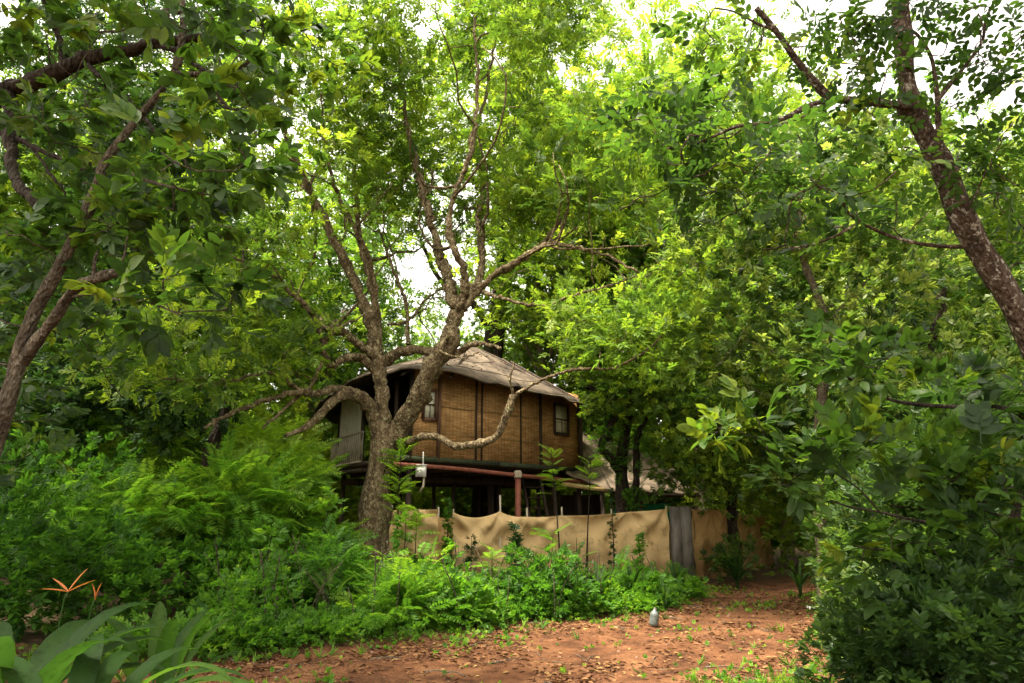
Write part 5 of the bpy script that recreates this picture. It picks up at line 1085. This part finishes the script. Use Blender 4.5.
for px, py, lab, s in ((68, 592, 'orange flower spike with three spread bracts above the strap leaves', 1.0), (95, 600, 'small orange bud upright beside the larger orange flower spike', .55)):
    q = P(px, py, 4.4); t = thing('flower_stalk', lab, 'flower', (q[0] - .05, 4.4, 0)); l0 = np.array(t.location)
    b = MB(); b.tube([l0, l0 + [.02, 0, q[2] * .6], q + [-.015, 0, -.04], q], [.008, .007, .006, .006], 6); b.build('stalk', M['leaf_strap'], t, True, l0)
    for az, el in (((10, 28), (165, 32), (40, 60), (190, 10)) if s == 1 else ((30, 80), (200, 76))):
        b = MB(); strap(b, q, R(az), R(el), .13 * s + .03, .022, .2, .5, 7, .5); b.build('bract', M['petal'], t, False, l0)

# plants standing out against the fence and on the verge
def sapling(name, label, px, Y, h, tmpl, n, size, tone, mat, seed, lean=0.0, group=None, low=.35):
    r = np.random.default_rng(seed); x = P(px, 560, Y)[0]; z0 = gz(x, Y); t = thing(name, label, 'plant' if h < 2 else 'sapling', (x, Y, z0), group); l0 = np.array([x, Y, z0])
    pts = spline([l0 - [0, 0, .05], l0 + [lean * .3, 0, h * .4], l0 + [lean, .05, h]], 6); V, Fq = tube(pts, np.linspace(.012 + h * .006, .005, len(pts)), 6, .1); build('stem', V, Fq, M['bark_dark'], t, None, True, l0)
    k = np.clip(low + (1 - low) * r.random(n) ** .8, 0, 1); q = np.stack([np.interp(k, np.linspace(0, 1, len(pts)), pts[:, a]) for a in range(3)], 1)
    a = r.uniform(0, 6.28, n); fw = np.stack([np.cos(a), np.sin(a), r.uniform(-.1, .7, n) + .5 * k ** 4], 1); e = MB(); sprays(e, tmpl, q, fw, size * r.uniform(.7, 1.2, n) * (1.15 - .4 * k), np.clip(tone + r.normal(size=n) * .1, 0, 1), r, .3)
    e.build('foliage', M[mat], t, False, l0); return t
sapling('vine_covered_post', 'column of dark green vine over the gap between the two canvas sheets', 447, 16.4, 2.0, 'tuft', 150, .22, .35, 'leaf_herb', 1, low=.1)
sapling('dark_sapling', 'thin dark-leaved sapling in front of the sagging canvas swag', 471, 15.6, 1.15, 'tuft', 26, .28, .1, 'leaf_dark', 2)
sapling('dark_sapling', 'thin dark tufted sapling in front of the canvas peak, by the red post', 516, 15.2, 1.35, 'tuft', 34, .34, .1, 'leaf_dark', 3)
sapling('banana_sapling', 'young upright plant with bright fronds before the canvas, right of the red post', 549, 15.0, 1.3, 'feather', 16, .55, .6, 'leaf_herb', 4, .1)
sapling('feathery_plant', 'bright feathery plant rising before the left canvas sheet', 415, 14.8, 1.55, 'feather', 44, .55, .75, 'leaf_herb', 5, low=.2)
sapling('feathery_plant', 'feathery green plant growing up beside the forked trunk, level with the meter box', 396, 15.0, 3.1, 'feather', 34, .62, .75, 'leaf_herb', 6, low=.55)
sapling('feathery_plant', 'feathery plant just clear of the canvas, below the dark tufted sapling', 492, 13.6, 1.0, 'feather', 26, .45, .65, 'leaf_herb', 7)
sapling('slim_tree', 'slim pole-like young tree with light fronds reaching the treehouse floor edge, below the window', 561, 17.4, 3.2, 'feather', 26, .5, .85, 'leaf_herb', 8, -.2, low=.72)
sapling('slim_tree', 'slim bare-stemmed young tree with fronds hanging before the shed beam', 586, 18.0, 3.0, 'feather', 22, .5, .8, 'leaf_herb', 9, .2, low=.8)
sapling('creeper', 'dark creeper climbing the canvas below the ivy-clad twin trunk', 614, 17.9, 2.3, 'tuft', 60, .2, .3, 'leaf_dark', 10, low=.1)
sapling('broadleaf_sapling', 'broad-leaved sapling rising over the left canvas sheet next to the forked trunk', 404, 14.0, 1.5, 'rosette', 20, .34, .55, 'leaf_herb', 21, low=.25)
sapling('broadleaf_sapling', 'stout broad-leaved plant overlapping the bottom of the canvas swag', 455, 13.9, 1.15, 'rosette', 18, .32, .4, 'leaf_herb', 22, low=.2)
sapling('broadleaf_sapling', 'glossy broad-leaved plant before the canvas midway between red post and creeper', 577, 15.2, 1.2, 'rosette', 18, .30, .45, 'leaf_gloss', 23, low=.2)
sapling('leafy_sapling', 'bushy small-leaved sapling against the last span of tan canvas', 640, 16.4, 1.25, 'tuft', 44, .30, .4, 'leaf_herb', 24, low=.15)
sapling('leafy_sapling', 'tall loose sapling standing in the thicket left of the forked trunk foot', 318, 13.2, 2.1, 'pinnate', 46, .5, .6, 'leaf_herb', 25, .15, low=.3)
sapling('leafy_sapling', 'spreading sapling at the front of the thicket, right above the path edge', 262, 10.6, 1.35, 'rosette', 24, .32, .5, 'leaf_herb', 26, .1, low=.3)
labs = ['upright ginger-like plant with long blades at the verge, left of the grey jug', 'pale-bladed plant standing out of the weeds below the forked trunk', 'long-bladed plant hanging over the weeds left of the canvas', 'bladed clump in front of the grey board foot', 'dark spiky clump at the foot of the shaded cloth panel',
        'arching bladed clump in the weeds under the canvas peak', 'bladed clump crowding the path edge below the last canvas span', 'spiky clump where the path reaches the slender tree', 'small bladed clump behind the grey jug']
for k, (px, Y, nl, h, L_, W, tn, mt) in enumerate([(598, 13.6, 12, .35, .65, .07, .45, 'leaf_strap'), (425, 11.6, 6, .45, .6, .10, .85, 'leaf_strap'), (330, 10.9, 7, .5, .6, .09, .7, 'leaf_strap'), (676, 15.6, 14, .25, .75, .06, .4, 'leaf_strap'),
        (738, 18.2, 20, .25, 1.1, .08, .12, 'leaf_strap'), (510, 13.2, 9, .3, .6, .07, .5, 'leaf_strap'), (632, 14.2, 12, .3, .7, .07, .35, 'leaf_strap'), (800, 15.8, 12, .3, .7, .07, .5, 'leaf_strap'), (664, 13.6, 8, .2, .45, .05, .5, 'leaf_strap')]):
    x = P(px, 590, Y)[0]; strap_plant('bladed_plant', labs[k], 'plant', (x, Y, gz(x, Y)), [(r.uniform(0, 360), r.uniform(45, 80), h * r.uniform(.6, 1.2), L_ * r.uniform(.7, 1.1), W, r.uniform(.8, 2.0), tn + r.uniform(-.1, .1)) for _ in range(nl)], mt)

# leafy branches of the right-hand bushes that reach over the path
T = Tree('branching_shrub', 'big-leaved shrub spreading bare crooked branches over the dark bushes on the right', 'shrub', (P(985, 600, 6.6)[0], 6.6, 0), 111, M['bark_dark'])
bx = P(1010, 600, 6.6)[0]
T.limb('trunk', spline([(bx, 6.6, -.05), P(1015, 560, 6.6), P(1020, 480, 6.5), P(1035, 420, 6.5)], 6), .05, .03, 8, .1)
T.limb('branch', P5([(1035, 425, 6.5), (1005, 408, 6.3), (960, 407, 6.2), (905, 403, 6.1), (870, 392, 6.0), (845, 375, 6.0), (822, 360, 6.0)]), .022, .007, 7, .15)
T.limb('branch', P5([(1020, 485, 6.5), (985, 500, 6.2), (950, 522, 6.0), (915, 520, 5.9), (880, 512, 5.8), (850, 507, 5.8), (830, 500, 5.8)]), .018, .006, 7, .15)
T.limb('branch', P5([(1018, 520, 6.5), (970, 508, 6.4), (925, 510, 6.3), (890, 505, 6.2)]), .013, .005, 6, .15)
T.limb('branch', P5([(880, 512, 5.8), (860, 490, 5.7), (838, 475, 5.7), (820, 470, 5.7)]), .008, .004, 6, .15)
Cn = blob_points([cen(850, 450, 5.8, .45, .5, .22, 11), cen(800, 480, 5.7, .3, .4, .2, 6), cen(950, 480, 6.0, .6, .5, .35, 24), cen(900, 560, 6.2, .6, .5, .35, 22), cen(1000, 540, 6.0, .4, .4, .4, 18), cen(730, 430, 5.9, .35, .4, .18, 9), cen(870, 360, 6.0, .5, .4, .25, 14), cen(980, 400, 6.2, .4, .4, .25, 12)], T.r)
T.grow(Cn, .003, .008, max_r=.012); T.foliage(Cn, 'rosette', 3, .18, .28, .38, .2, .3, hole=False)
T.done(M['leaf_big'])
print('TRIS', sum(len(o.data.polygons) for o in bpy.data.objects if o.type == 'MESH'), 'OBJ', len(bpy.data.objects))
